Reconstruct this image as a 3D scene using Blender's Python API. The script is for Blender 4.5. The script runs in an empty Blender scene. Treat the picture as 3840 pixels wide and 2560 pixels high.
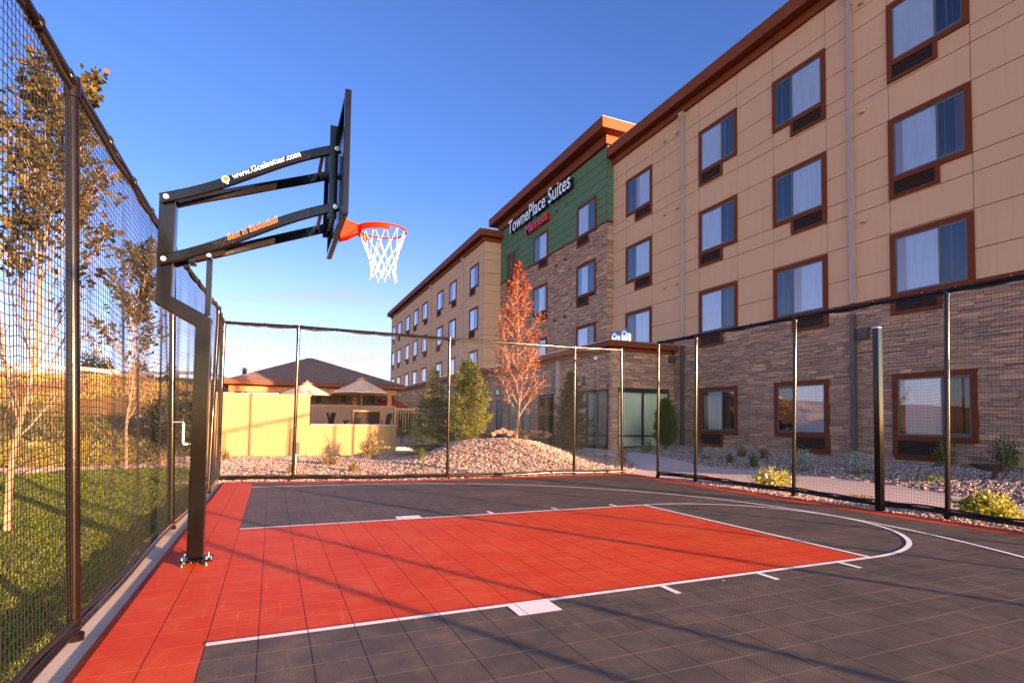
import bpy, bmesh, math, random
import numpy as np
from mathutils import Vector, Matrix
rng = np.random.default_rng(7)
random.seed(7)
S = bpy.context.scene
C = S.collection
PI = math.pi

# ------------------------------------------------------------------ camera model
CAM = np.array([0.6875, -3.5883, 1.2171])
YAW, PITCH, ROLL, FPX, PX, PY = 0.4311, 0.0464, 0.0114, 2162.5, 2017.7, 1482.0
_f = np.array([math.sin(YAW)*math.cos(PITCH), math.cos(YAW)*math.cos(PITCH), math.sin(PITCH)])
_r = np.array([math.cos(YAW), -math.sin(YAW), 0.0]); _u = np.cross(_r, _f)
_r, _u = _r*math.cos(ROLL)+_u*math.sin(ROLL), -_r*math.sin(ROLL)+_u*math.cos(ROLL)

def at(px, py, axis, val):
    """world point on the plane axis=val seen in the survey photo at px,py"""
    d = _r*(px-PX)/FPX - _u*(py-PY)/FPX + _f
    return CAM + d*((val-CAM[axis])/d[axis])

# ------------------------------------------------------------------ helpers
def tag(o, label=None, cat=None, group=None, kind=None):
    if label: o['label'] = label
    if cat: o['category'] = cat
    if group: o['group'] = group
    if kind: o['kind'] = kind
    return o

def thing(name, label, cat, loc=(0, 0, 0), group=None):
    o = bpy.data.objects.new(name, None); C.objects.link(o)
    o.location = loc
    o.empty_display_size = 0.2
    return tag(o, label, cat, group)

class MB:
    def __init__(s):
        s.v = []; s.f = []; s.m = []; s.n = 0; s.sm = []
    def add(s, v, f, mi=0, smooth=False):
        v = np.asarray(v, float).reshape(-1, 3)
        s.v.append(v)
        for q in f:
            s.f.append([int(i)+s.n for i in q]); s.m.append(mi); s.sm.append(smooth)
        s.n += len(v)
        return s
    def bulk(s, v, f, mi=0, smooth=False):
        v = np.asarray(v, float).reshape(-1, 3); f = np.asarray(f)+s.n
        s.v.append(v); s.f.extend(f.tolist()); s.m.extend([mi]*len(f)); s.sm.extend([smooth]*len(f)); s.n += len(v)
        return s
    def box(s, x0, x1, y0, y1, z0, z1, mi=0):
        v = [(x, y, z) for x in (x0, x1) for y in (y0, y1) for z in (z0, z1)]
        f = [(0, 1, 3, 2), (4, 6, 7, 5), (0, 4, 5, 1), (2, 3, 7, 6), (0, 2, 6, 4), (1, 5, 7, 3)]
        return s.add(v, f, mi)
    def bar(s, a, b, w, h, up=(0, 0, 1), mi=0):
        a = np.array(a, float); b = np.array(b, float); d = b-a; L = np.linalg.norm(d); d /= L
        up = np.array(up, float); side = np.cross(d, up); side /= np.linalg.norm(side); u = np.cross(side, d)
        v = []
        for p in (a, b):
            for i, j in ((-1, -1), (1, -1), (1, 1), (-1, 1)): v.append(p+side*i*w/2+u*j*h/2)
        return s.add(v, [(3, 2, 1, 0), (4, 5, 6, 7), (0, 1, 5, 4), (1, 2, 6, 5), (2, 3, 7, 6), (3, 0, 4, 7)], mi)
    def path(s, pts, prof, up=(0, 0, 1), mi=0, cap=True, smooth=False):
        """sweep a closed profile [(side,up)] along pts"""
        pts = np.array(pts, float); n = len(pts); k = len(prof); V = []
        up0 = np.array(up, float)
        for i in range(n):
            d = pts[min(i+1, n-1)]-pts[max(i-1, 0)]; d /= np.linalg.norm(d)+1e-9
            side = np.cross(d, up0); side /= np.linalg.norm(side)+1e-9; u = np.cross(side, d)
            for a, b in prof: V.append(pts[i]+side*a+u*b)
        F = [(i*k+j, i*k+(j+1) % k, (i+1)*k+(j+1) % k, (i+1)*k+j) for i in range(n-1) for j in range(k)]
        if cap: F += [tuple(range(k))[::-1], tuple(range((n-1)*k, n*k))]
        return s.add(V, F, mi, smooth)
    def tube(s, pts, r, n=8, mi=0, cap=True, smooth=True):
        pts = np.array(pts, float); m = len(pts)
        r = np.ones(m)*r if np.isscalar(r) else np.array(r, float)
        V = []
        ref = np.array([0.3, 0.2, 1.0])
        d0 = pts[-1]-pts[0]; d0 = d0/(np.linalg.norm(d0)+1e-9)
        if abs(d0@ref)/np.linalg.norm(ref) > .93: ref = np.array([1.0, 0.15, 0.1])
        for i in range(m):
            d = pts[min(i+1, m-1)]-pts[max(i-1, 0)]; d /= np.linalg.norm(d)+1e-9
            a = np.cross(d, ref); a /= np.linalg.norm(a)+1e-9; b = np.cross(d, a)
            for j in range(n):
                t = 2*PI*j/n; V.append(pts[i]+r[i]*(a*math.cos(t)+b*math.sin(t)))
        F = [(i*n+j, (i+1)*n+j, (i+1)*n+(j+1) % n, i*n+(j+1) % n) for i in range(m-1) for j in range(n)]
        s.add(V, F, mi, smooth)
        if cap: s.add([V[j] for j in range(n)], [tuple(range(n))], mi); s.add(V[-n:], [tuple(range(n))[::-1]], mi)
        return s
    def disc(s, c, axis, r, h, n=16, mi=0):
        c = np.array(c, float); axis = np.array(axis, float)
        return s.tube([c, c+axis*h], r, n, mi)
    def sphere(s, c, rx, ry=None, rz=None, n=12, m=8, mi=0):
        ry = ry or rx; rz = rz or rx; V = []; F = []
        for i in range(m+1):
            t = PI*i/m
            for j in range(n):
                p = 2*PI*j/n; V.append((c[0]+rx*math.sin(t)*math.cos(p), c[1]+ry*math.sin(t)*math.sin(p), c[2]+rz*math.cos(t)))
        for i in range(m):
            for j in range(n): F.append((i*n+j, (i+1)*n+j, (i+1)*n+(j+1) % n, i*n+(j+1) % n))
        return s.add(V, F, mi, True)
    def build(s, name, mats, parent=None, loc=None, bevel=0):
        me = bpy.data.meshes.new(name)
        V = np.concatenate(s.v) if s.v else np.zeros((0, 3))
        off = np.zeros(3)
        if loc is not None: off = np.array(loc, float); V = V-off
        me.from_pydata(V.tolist(), [], s.f)
        if not isinstance(mats, (list, tuple)): mats = [mats]
        for m in mats: me.materials.append(m)
        me.polygons.foreach_set('material_index', s.m)
        me.polygons.foreach_set('use_smooth', s.sm)
        me.update()
        o = bpy.data.objects.new(name, me); C.objects.link(o)
        if parent is not None:
            o.parent = parent
            pl = Vector((0, 0, 0)); q = parent
            while q is not None: pl += q.location; q = q.parent
            o.location = Vector(off.tolist())-pl
        else:
            o.location = off.tolist()
        if bevel:
            b = o.modifiers.new('bevel', 'BEVEL'); b.width = bevel; b.segments = 2; b.limit_method = 'ANGLE'; b.angle_limit = 0.9
        return o

def structure(o): o['kind'] = 'structure'; return o

# ------------------------------------------------------------------ materials
class NT:
    def __init__(s, name):
        s.m = bpy.data.materials.new(name); s.m.use_nodes = True
        s.t = s.m.node_tree; s.N = s.t.nodes; s.L = s.t.links
        s.b = s.N['Principled BSDF']; s.out = s.N['Material Output']
    def n(s, typ, **kw):
        x = s.N.new(typ)
        for k, v in kw.items():
            if k.startswith('i_'):
                key = k[2:]; key = int(key) if key.isdigit() else key.replace('_', ' ')
                x.inputs[key].default_value = v
            else: setattr(x, k, v)
        return x
    def link(s, a, b): s.L.new(a, b)
    def math(s, op, a, b=None, c=None):
        x = s.N.new('ShaderNodeMath'); x.operation = op
        for i, v in enumerate((a, b, c)):
            if v is None: continue
            if isinstance(v, (int, float)): x.inputs[i].default_value = v
            else: s.link(v, x.inputs[i])
        return x.outputs[0]
    def mix(s, f, a, b, mode='MIX'):
        x = s.N.new('ShaderNodeMix'); x.data_type = 'RGBA'; x.blend_type = mode
        for i, v in ((0, f), (6, a), (7, b)):
            if isinstance(v, (int, float)): x.inputs[i].default_value = v
            elif isinstance(v, tuple): x.inputs[i].default_value = (*v[:3], 1)
            else: s.link(v, x.inputs[i])
        return x.outputs[2]
    def obj(s):
        return s.n('ShaderNodeTexCoord').outputs['Object']
    def geo(s): return s.n('ShaderNodeNewGeometry')
    def noise(s, scale, vec=None, detail=3, rough=.5, out=0):
        x = s.n('ShaderNodeTexNoise'); x.inputs['Scale'].default_value = scale; x.inputs['Detail'].default_value = detail
        x.inputs['Roughness'].default_value = rough
        if vec is not None: s.link(vec, x.inputs['Vector'])
        return x.outputs[out]
    def ramp(s, f, stops):
        x = s.n('ShaderNodeValToRGB'); e = x.color_ramp.elements
        while len(e) < len(stops): e.new(0.5)
        for i, (p, c) in enumerate(stops): e[i].position = p; e[i].color = (*c[:3], 1)
        s.link(f, x.inputs[0]); return x.outputs[0]
    def bump(s, h, strength=.3, dist=.01):
        x = s.n('ShaderNodeBump'); x.inputs['Strength'].default_value = strength; x.inputs['Distance'].default_value = dist
        s.link(h, x.inputs['Height']); s.link(x.outputs[0], s.b.inputs['Normal']); return x
    def set(s, **k):
        for a, v in k.items():
            i = s.b.inputs[a.replace('_', ' ')]
            if isinstance(v, (int, float)): i.default_value = v
            elif isinstance(v, tuple): i.default_value = (*v[:3], 1) if i.type == 'RGBA' else v
            else: s.link(v, i)
        return s

def worldpos(t):
    return t.geo().outputs['Position']

def simple(name, col, rough=.5, var=.12, scale=6, bump=0, bscale=60, metal=0, spec=.5, coat=0):
    t = NT(name); p = worldpos(t)
    nz = t.noise(scale, p, 4)
    c = t.mix(nz, tuple(x*(1-var) for x in col), tuple(min(1, x*(1+var)) for x in col))
    t.set(Base_Color=c, Roughness=rough, Metallic=metal)
    t.b.inputs['Specular IOR Level'].default_value = spec
    t.b.inputs['Coat Weight'].default_value = coat
    if bump: t.bump(t.noise(bscale, p, 4), bump, .01)
    return t.m

M = {}
M['black_metal'] = simple('black_metal', (.0028, .0022, .0020), .13, .3, 3, .04, 30, spec=.30, coat=.0)
M['fence_metal'] = simple('fence_metal', (.0065, .0042, .0032), .15, .3, 5, .05, 20, spec=.28, coat=.0)
M['net_cord'] = simple('net_cord', (.008, .006, .005), .7, .2)
M['rope'] = simple('rope', (.009, .006, .005), .6, .3, 30, .4, 200)
M['galv'] = simple('galv', (.62, .58, .53), .22, .15, 20, .1, 80, metal=1)
M['foil'] = simple('foil', (.45, .36, .26), .22, .5, 30, .6, 60, metal=1)
M['chrome'] = simple('chrome', (.8, .8, .8), .08, .1, 4, .15, 9, metal=1)
M['rim_orange'] = simple('rim_orange', (.52, .018, .003), .5, .1, 20, spec=.05)
M['white_cord'] = simple('white_cord', (.60, .54, .47), .8, .1, 60, .5, 300)
M['white_paint'] = simple('white_paint', (.80, .78, .76), .5, .05)
M['orange_print'] = simple('orange_print', (.75, .12, .015), .5, .05)
M['brown_trim'] = simple('brown_trim', (.150, .036, .014), .8, .15, 5, .05, 60, spec=.1)
M['fascia'] = simple('fascia', (.185, .044, .018), .7, .16, 1.2, .03, 20, spec=.15)
M['sash'] = simple('sash', (.085, .080, .085), .4, .1)
M['downspout'] = simple('downspout', (.38, .27, .22), .45, .08, 2)
M['downspout_dark'] = simple('downspout_dark', (.075, .062, .062), .45, .1, 2)
M['concrete'] = simple('concrete', (.55, .45, .38), .85, .14, 3, .25, 90)
M['walk'] = simple('walk', (.60, .48, .42), .85, .10, 2, .2, 70)
M['wall_cap'] = simple('wall_cap', (.46, .35, .24), .85, .12, 4, .2, 60)
M['wood_orange'] = simple('wood_orange', (.56, .20, .040), .6, .2, 9, .1, 50)
M['umbrella_tan'] = simple('umbrella_tan', (.86, .54, .35), .9, .08, 6, .1, 30)
M['umbrella_red'] = simple('umbrella_red', (.60, .010, .018), .9, .1, 6)
M['dark_furniture'] = simple('dark_furniture', (.024, .020, .022), .7, .2, spec=.08)
M['rock'] = simple('rock', (.20, .12, .09), .9, .35, 5, .5, 14)
M['boulder_pale'] = simple('boulder_pale', (.42, .34, .28), .9, .3, 5, .5, 14)
M['bark'] = simple('bark', (.33, .20, .13), .85, .35, 14, .5, 60)
M['bark_dark'] = simple('bark_dark', (.12, .075, .055), .9, .3, 14, .5, 60)
M['sign_white'] = simple('sign_white', (.80, .80, .84), .35, .03)
M['sign_side'] = simple('sign_side', (.010, .022, .030), .4, .1)
M['sign_red'] = simple('sign_red', (.55, .010, .020), .35, .05)
M['bench_wood'] = simple('bench_wood', (.045, .022, .018), .45, .2, 8)
M['void'] = simple('void', (.012, .012, .014), .9, .1)
M['wallbox'] = simple('wallbox', (.055, .045, .045), .5, .1)
M['guard'] = simple('guard', (.62, .52, .42), .6, .15, 3)
M['petal'] = simple('petal', (.78, .72, .62), .8, .1)

def leafmat(name, cols, rough=.55, trans=.30):
    t = NT(name); g = t.geo()
    c = t.ramp(g.outputs['Random Per Island'], [(i/(len(cols)-1) if len(cols) > 1 else 0, q) for i, q in enumerate(cols)])
    t.set(Base_Color=c, Roughness=rough)
    t.b.inputs['Specular IOR Level'].default_value = .25
    tr = t.n('ShaderNodeBsdfTranslucent'); t.link(c, tr.inputs[0])
    mx = t.n('ShaderNodeMixShader'); mx.inputs[0].default_value = trans
    t.link(t.b.outputs[0], mx.inputs[1]); t.link(tr.outputs[0], mx.inputs[2]); t.link(mx.outputs[0], t.out.inputs[0])
    return t.m
M['maple_leaf'] = leafmat('maple_leaf', [(.020, .024, .007), (.045, .045, .010), (.085, .065, .013), (.035, .042, .009), (.13, .085, .016)])
M['red_leaf'] = leafmat('red_leaf', [(.08, .014, .010), (.17, .032, .018), (.27, .065, .032), (.12, .020, .014), (.36, .11, .05)])
M['pine_leaf'] = leafmat('pine_leaf', [(.04, .075, .016), (.10, .135, .024), (.20, .20, .035), (.06, .10, .018), (.29, .26, .045)], trans=.2)
M['spruce_leaf'] = leafmat('spruce_leaf', [(.025, .045, .022), (.045, .075, .035), (.08, .11, .055), (.035, .06, .03)], trans=.15)
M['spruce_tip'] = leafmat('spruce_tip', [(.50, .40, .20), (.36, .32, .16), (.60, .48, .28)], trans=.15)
M['green_leaf'] = leafmat('green_leaf', [(.04, .075, .016), (.08, .13, .025), (.13, .18, .03), (.06, .10, .02)])
M['yellow_leaf'] = leafmat('yellow_leaf', [(.16, .18, .025), (.32, .30, .04), (.44, .40, .05), (.12, .16, .02)])
M['olive_leaf'] = leafmat('olive_leaf', [(.09, .085, .03), (.18, .14, .05), (.26, .20, .07), (.12, .12, .03)])
M['blue_leaf'] = leafmat('blue_leaf', [(.18, .24, .23), (.28, .36, .33), (.40, .46, .42)], trans=.1)
M['orange_leaf'] = leafmat('orange_leaf', [(.40, .13, .03), (.52, .22, .05), (.30, .09, .03)])
M['brush_leaf'] = leafmat('brush_leaf', [(.30, .26, .035), (.42, .34, .045), (.22, .20, .04), (.50, .40, .05)])
M['grass_blade'] = leafmat('grass_blade', [(.05, .095, .012), (.10, .155, .016), (.17, .21, .02), (.08, .135, .014), (.28, .28, .035)], trans=.25)
M['juniper_leaf'] = leafmat('juniper_leaf', [(.012, .020, .008), (.03, .04, .014), (.05, .055, .02)], trans=.1)

def m_eifs(name, col):
    t = NT(name); p = worldpos(t)
    a = t.noise(.35, p, 5, .6); b = t.noise(140, p, 2); d = t.noise(6, p, 4)
    c = t.mix(a, tuple(x*.86 for x in col), tuple(x*1.08 for x in col))
    mp_ = t.n('ShaderNodeMapping'); mp_.inputs['Scale'].default_value = (3, 3, .22); t.link(p, mp_.inputs[0])
    st_ = t.math('MULTIPLY', t.math('MAXIMUM', t.math('SUBTRACT', t.noise(2.2, mp_.outputs[0], 5, .6), .52), 0), 1.2)
    c = t.mix(st_, c, tuple(x*.62 for x in col))
    c = t.mix(t.math('MULTIPLY', d, .18), c, tuple(x*.8 for x in col))
    c = t.mix(t.math('MULTIPLY', b, .25), c, tuple(min(1, x*1.25) for x in col))
    t.set(Base_Color=c, Roughness=.9); t.b.inputs['Specular IOR Level'].default_value = .2
    t.bump(t.noise(90, p, 3), .35, .01)
    return t.m
M['eifs'] = m_eifs('beige_stucco', (.60, .345, .215))
M['eifs_back'] = simple('stucco_joint', (.16, .085, .045), .9, .1)
M['green'] = m_eifs('green_stucco', (.10, .17, .095))
M['green_back'] = simple('green_joint', (.012, .030, .020), .9, .1)
M['yellow_wall'] = m_eifs('garden_wall_stucco', (.37, .245, .115))
M['tan_wall'] = m_eifs('tan_wall_stucco', (.44, .26, .17))

def m_stone():
    t = NT('ledge_stone'); g = t.geo(); p = g.outputs['Position']
    c = t.ramp(g.outputs['Random Per Island'], [(0, (.17, .095, .080)), (.14, (.47, .255, .18)), (.28, (.22, .15, .14)), (.42, (.66, .35, .21)), (.55, (.31, .19, .16)), (.68, (.78, .44, .27)), (.8, (.27, .18, .16)), (.9, (.52, .29, .20)), (1, (.15, .11, .10))])
    n1 = t.noise(9, p, 6, .7); n2 = t.noise(45, p, 4, .7)
    c = t.mix(n1, t.mix(.22, c, (.05, .035, .03)), t.mix(.30, c, (.80, .52, .36)))
    c = t.mix(t.math('MULTIPLY', n2, .28), c, (.12, .08, .065))
    t.set(Base_Color=c, Roughness=.9); t.b.inputs['Specular IOR Level'].default_value = .2
    t.bump(t.math('ADD', n1, t.math('MULTIPLY', n2, .5)), .7, .015)
    return t.m
M['stone'] = m_stone()
M['mortar'] = simple('mortar', (.035, .028, .028), .95, .2)

def m_tile(name, col, light, pit_dark=.18):
    t = NT(name); p = worldpos(t)
    sx = t.n('ShaderNodeSeparateXYZ'); t.link(p, sx.inputs[0]); X, Y = sx.outputs[0], sx.outputs[1]
    T = .2570
    def dist(c, off, per):
        q = t.math('PINGPONG', t.math('SUBTRACT', c, off-10*per), per/2)   # distance to nearest multiple
        return q
    dx = dist(X, .396, T); dy = dist(Y, .051, T)
    lx = t.math('LESS_THAN', dx, .0032); ly = t.math('LESS_THAN', dy, .0032)
    # perforated surface: small raised ribs and pits
    per = .0152
    wx = t.math('SINE', t.math('MULTIPLY', X, 2*PI/per)); wy = t.math('SINE', t.math('MULTIPLY', Y, 2*PI/per))
    wd = t.math('SINE', t.math('MULTIPLY', t.math('ADD', X, Y), 2*PI/per))
    pit = t.math('MULTIPLY', wx, wy)
    h = t.math('ADD', pit, t.math('MULTIPLY', wd, .5))
    pm = t.math('GREATER_THAN', h, .38)
    big = t.noise(.8, p, 5, .6); med = t.noise(7, p, 4, .6)
    c = t.mix(big, tuple(x*.86 for x in col), tuple(x*1.15 for x in col))
    dust = t.math('MULTIPLY', t.math('SUBTRACT', t.math('MULTIPLY', med, t.noise(1.7, p, 4)), .16), 1.1)
    c = t.mix(t.math('MAXIMUM', dust, 0), c, light)
    mp_ = t.n('ShaderNodeMapping'); mp_.inputs['Rotation'].default_value = (0, 0, .6); mp_.inputs['Scale'].default_value = (14, 1.1, 1); t.link(p, mp_.inputs[0])
    sc_ = t.math('MULTIPLY', t.math('MAXIMUM', t.math('SUBTRACT', t.noise(1.6, mp_.outputs[0], 4, .6), .60), 0), 3.0)
    c = t.mix(t.math('MINIMUM', sc_, .6), c, light)
    # each tile a touch different
    wn = t.n('ShaderNodeTexWhiteNoise'); wn.noise_dimensions = '2D'
    cb = t.n('ShaderNodeCombineXYZ')
    t.link(t.math('FLOOR', t.math('DIVIDE', t.math('SUBTRACT', X, .396), T)), cb.inputs[0]); t.link(t.math('FLOOR', t.math('DIVIDE', t.math('SUBTRACT', Y, .051), T)), cb.inputs[1])
    t.link(cb.outputs[0], wn.inputs['Vector'])
    c = t.mix(t.math('MULTIPLY', wn.outputs[0], .10), c, tuple(x*.55 for x in col))
    c = t.mix(t.math('MULTIPLY', pm, .85), c, tuple(x*pit_dark for x in col))
    c = t.mix(t.math('MULTIPLY', lx, .85), c, tuple(x*.12 for x in col))
    c = t.mix(t.math('MULTIPLY', t.math('MULTIPLY', ly, t.noise(3, p, 3)), .9), c, light)  # pale sunlit seam edges painted into the tile colour
    t.set(Base_Color=c, Roughness=.6); t.b.inputs['Specular IOR Level'].default_value = .12
    t.bump(t.math('SUBTRACT', h, t.math('MULTIPLY', lx, 3)), .25, .0015)
    return t.m
M['tile_red'] = m_tile('tile_red', (.74, .064, .020), (.88, .28, .10))
M['tile_dark'] = m_tile('tile_dark', (.104, .091, .080), (.42, .29, .20))
M['tile_white'] = m_tile('tile_white', (.88, .86, .84), (.88, .86, .84), .80)

def m_gravel(name, cols, scale=22):
    t = NT(name); p = worldpos(t)
    v = t.n('ShaderNodeTexVoronoi'); v.inputs['Scale'].default_value = scale; t.link(p, v.inputs['Vector'])
    sp = t.n('ShaderNodeSeparateColor'); t.link(v.outputs['Color'], sp.inputs[0])
    c = t.ramp(sp.outputs[0], [(i/(len(cols)-1), q) for i, q in enumerate(cols)])
    v2 = t.n('ShaderNodeTexVoronoi'); v2.feature = 'DISTANCE_TO_EDGE'; v2.inputs['Scale'].default_value = scale; t.link(p, v2.inputs['Vector'])
    e = t.math('MINIMUM', t.math('MULTIPLY', v2.outputs[0], 6), 1)
    c = t.mix(e, (.05, .035, .035), c)
    t.set(Base_Color=c, Roughness=.9); t.bump(e, .8, .03)
    return t.m
GC = [(.25, .19, .18), (.38, .29, .26), (.48, .38, .33), (.33, .26, .25), (.56, .46, .40)]
M['gravel'] = m_gravel('gravel_bed', [tuple(x*.7 for x in c) for c in GC])
def m_pebble():
    t = NT('pebble'); g = t.geo()
    c = t.ramp(g.outputs['Random Per Island'], [(0, (.16, .10, .10)), (.2, (.28, .20, .18)), (.45, (.45, .33, .28)), (.65, (.26, .18, .18)), (.85, (.62, .49, .42)), (1, (.22, .13, .10))])
    t.set(Base_Color=c, Roughness=.85); t.b.inputs['Specular IOR Level'].default_value = .3
    return t.m
M['pebble'] = m_pebble()

def m_ground():
    t = NT('dry_ground'); p = worldpos(t)
    a = t.noise(.25, p, 6, .65); b = t.noise(2.2, p, 5, .7); d = t.noise(14, p, 4, .7)
    c = t.ramp(a, [(.35, (.12, .11, .03)), (.48, (.38, .18, .05)), (.58, (.24, .16, .045)), (.70, (.42, .21, .07))])
    sp_ = t.n('ShaderNodeSeparateXYZ'); t.link(p, sp_.inputs[0])
    low_ = t.math('MINIMUM', t.math('MAXIMUM', t.math('ADD', t.math('MULTIPLY', t.math('SUBTRACT', 2.1, sp_.outputs[2]), .9), t.math('SUBTRACT', b, .5)), 0), 1)
    c = t.mix(t.math('MULTIPLY', low_, .8), c, (.075, .075, .022))
    c = t.mix(t.math('MULTIPLY', b, .6), c, (.12, .095, .035))
    c = t.mix(t.math('MULTIPLY', d, .5), c, (.40, .26, .12))
    t.set(Base_Color=c, Roughness=.95); t.b.inputs['Specular IOR Level'].default_value = .1
    t.bump(t.math('ADD', b, d), 1, .12)
    return t.m
M['ground'] = m_ground()
def m_lawn():
    t = NT('lawn'); p = worldpos(t)
    a = t.noise(1.2, p, 5, .65); b = t.noise(40, p, 4, .7)
    c = t.mix(a, (.07, .085, .014), (.16, .16, .024)); c = t.mix(t.math('MULTIPLY', b, .5), c, (.03, .035, .008))
    t.set(Base_Color=c, Roughness=.95); t.b.inputs['Specular IOR Level'].default_value = .1
    t.bump(b, 1, .04)
    return t.m
M['lawn'] = m_lawn()
def m_shingle():
    t = NT('shingles'); p = worldpos(t)
    br = t.n('ShaderNodeTexBrick'); br.inputs['Scale'].default_value = 1
    br.inputs['Brick Width'].default_value = .3; br.inputs['Row Height'].default_value = .055; br.inputs['Mortar Size'].default_value = .006
    br.inputs['Color1'].default_value = (.26, .14, .11, 1); br.inputs['Color2'].default_value = (.16, .09, .075, 1); br.inputs['Mortar'].default_value = (.03, .02, .02, 1)
    sp = t.n('ShaderNodeSeparateXYZ'); t.link(p, sp.inputs[0]); cb = t.n('ShaderNodeCombineXYZ')
    t.link(t.math('ADD', sp.outputs[0], t.math('MULTIPLY', sp.outputs[1], .6)), cb.inputs[0]); t.link(sp.outputs[2], cb.inputs[1]); t.link(cb.outputs[0], br.inputs['Vector'])
    c = t.mix(t.noise(25, p, 3), br.outputs[0], t.mix(.5, br.outputs[0], (.22, .14, .11)))
    t.set(Base_Color=c, Roughness=.9); t.bump(br.outputs['Fac'], .4, -.01)
    return t.m
M['shingle'] = m_shingle()

def m_glass(name, tint=(.75, .8, .85), refl=.28):
    t = NT(name); p = worldpos(t)
    gl = t.n('ShaderNodeBsdfGlossy'); gl.inputs['Roughness'].default_value = .015
    tr = t.n('ShaderNodeBsdfTransparent'); tr.inputs[0].default_value = (*tint, 1)
    bp = t.n('ShaderNodeBump'); bp.inputs['Strength'].default_value = .06; bp.inputs['Distance'].default_value = .02
    t.link(t.noise(1.3, p, 2), bp.inputs['Height']); t.link(bp.outputs[0], gl.inputs['Normal'])
    fr = t.n('ShaderNodeFresnel'); fr.inputs[0].default_value = 1.5
    f = t.math('MINIMUM', t.math('ADD', t.math('MULTIPLY', fr.outputs[0], 1.3), refl), 1)
    mx = t.n('ShaderNodeMixShader'); t.link(f, mx.inputs[0]); t.link(tr.outputs[0], mx.inputs[1]); t.link(gl.outputs[0], mx.inputs[2])
    t.link(mx.outputs[0], t.out.inputs[0]); t.N.remove(t.b)
    return t.m
M['glass'] = m_glass('window_glass', tint=(.82, .87, .95), refl=.13)
M['glass_dark'] = m_glass('screened_glass', (.42, .45, .50), .05)
M['glass_tint'] = m_glass('tinted_glass', (.80, .86, .83), .03)
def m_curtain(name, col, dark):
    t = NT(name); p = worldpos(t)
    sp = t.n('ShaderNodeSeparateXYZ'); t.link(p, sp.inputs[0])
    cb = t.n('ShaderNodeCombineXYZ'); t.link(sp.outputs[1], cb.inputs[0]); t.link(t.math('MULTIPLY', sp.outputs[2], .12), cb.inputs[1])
    c = t.mix(t.noise(8, cb.outputs[0], 3, .6), dark, col)  # vertical streaks put fold shade into the cloth colour
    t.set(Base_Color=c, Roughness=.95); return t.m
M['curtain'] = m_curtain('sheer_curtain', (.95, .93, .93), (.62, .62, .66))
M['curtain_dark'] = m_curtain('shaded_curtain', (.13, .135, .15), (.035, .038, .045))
M['blind'] = m_curtain('roller_blind', (.78, .78, .69), (.70, .71, .63))
def m_grille():
    t = NT('vent_grille'); p = worldpos(t)
    sp = t.n('ShaderNodeSeparateXYZ'); t.link(p, sp.inputs[0])
    w = t.math('SINE', t.math('MULTIPLY', sp.outputs[2], 2*PI/.028))
    c = t.mix(t.math('GREATER_THAN', w, .1), (.045, .030, .026), (.004, .003, .003))
    t.set(Base_Color=c, Roughness=.8); t.b.inputs['Specular IOR Level'].default_value = .1; return t.m
M['grille'] = m_grille()

# ------------------------------------------------------------------ terrain
def sstep(t): t = np.clip(t, 0, 1); return t*t*(3-2*t)
def gh(x, y):
    x = np.asarray(x, float); y = np.asarray(y, float)
    z = -0.055+0*x
    z = z+.34*sstep((x-9.3)/5.5)*sstep((y+12)/10)
    z = z+.06*sstep((y-8.9)/1.2)
    z = z+.25*sstep((y-17.0)/3)*sstep((x+2)/2)
    dx = np.where(x < 6.9, (x-6.9)/2.35, (x-6.9)/2.05); dy = (y-12.3)/1.95
    z = z+(.69+.04*np.sin(3*x)*np.sin(2.3*y))*np.exp(-(dx**2+dy**2)**1.35)
    hill = 3.95*sstep((y-14.5)/31)*sstep((1.2-x)/4.0)
    z = z+hill*1.0
    z = z-.25*np.exp(-((y-16.5)/2.2)**2)*sstep((-1.5-x)/2)
    z = z+.12*np.sin(x*.7+1.3)*np.sin(y*.5)*sstep((y-16)/6)*sstep((-2-x)/3)
    return z
def g1(x, y): return float(gh(x, y))

def axis_pts(c0, c1, step, far, growth=1.18):
    a = list(np.arange(c0, c1+1e-6, step)); s = step
    lo = []; x = c0
    while x > -far: s *= growth; x -= s; lo.append(x)
    s = step; x = c1; hi = []
    while x < far: s *= growth; x += s; hi.append(x)
    return np.array(lo[::-1]+a+hi)
X = axis_pts(-13, 16, .3, 1800); Y = axis_pts(-10, 30, .3, 1800)
gx, gy = np.meshgrid(X, Y, indexing='ij'); gz_ = gh(gx, gy)-.10*((gx > -1) & (gx < 14) & (gy > 9.2) & (gy < 16.5))-.03*((gx > 8.5) & (gx < 15.3) & (gy < 16.5))
nx, ny = gx.shape
idx = np.arange(nx*ny).reshape(nx, ny)
F = np.stack([idx[:-1, :-1], idx[1:, :-1], idx[1:, 1:], idx[:-1, 1:]], -1).reshape(-1, 4)
structure(MB().bulk(np.stack([gx, gy, gz_], -1), F, 0, True).build('ground', M['ground']))

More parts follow.
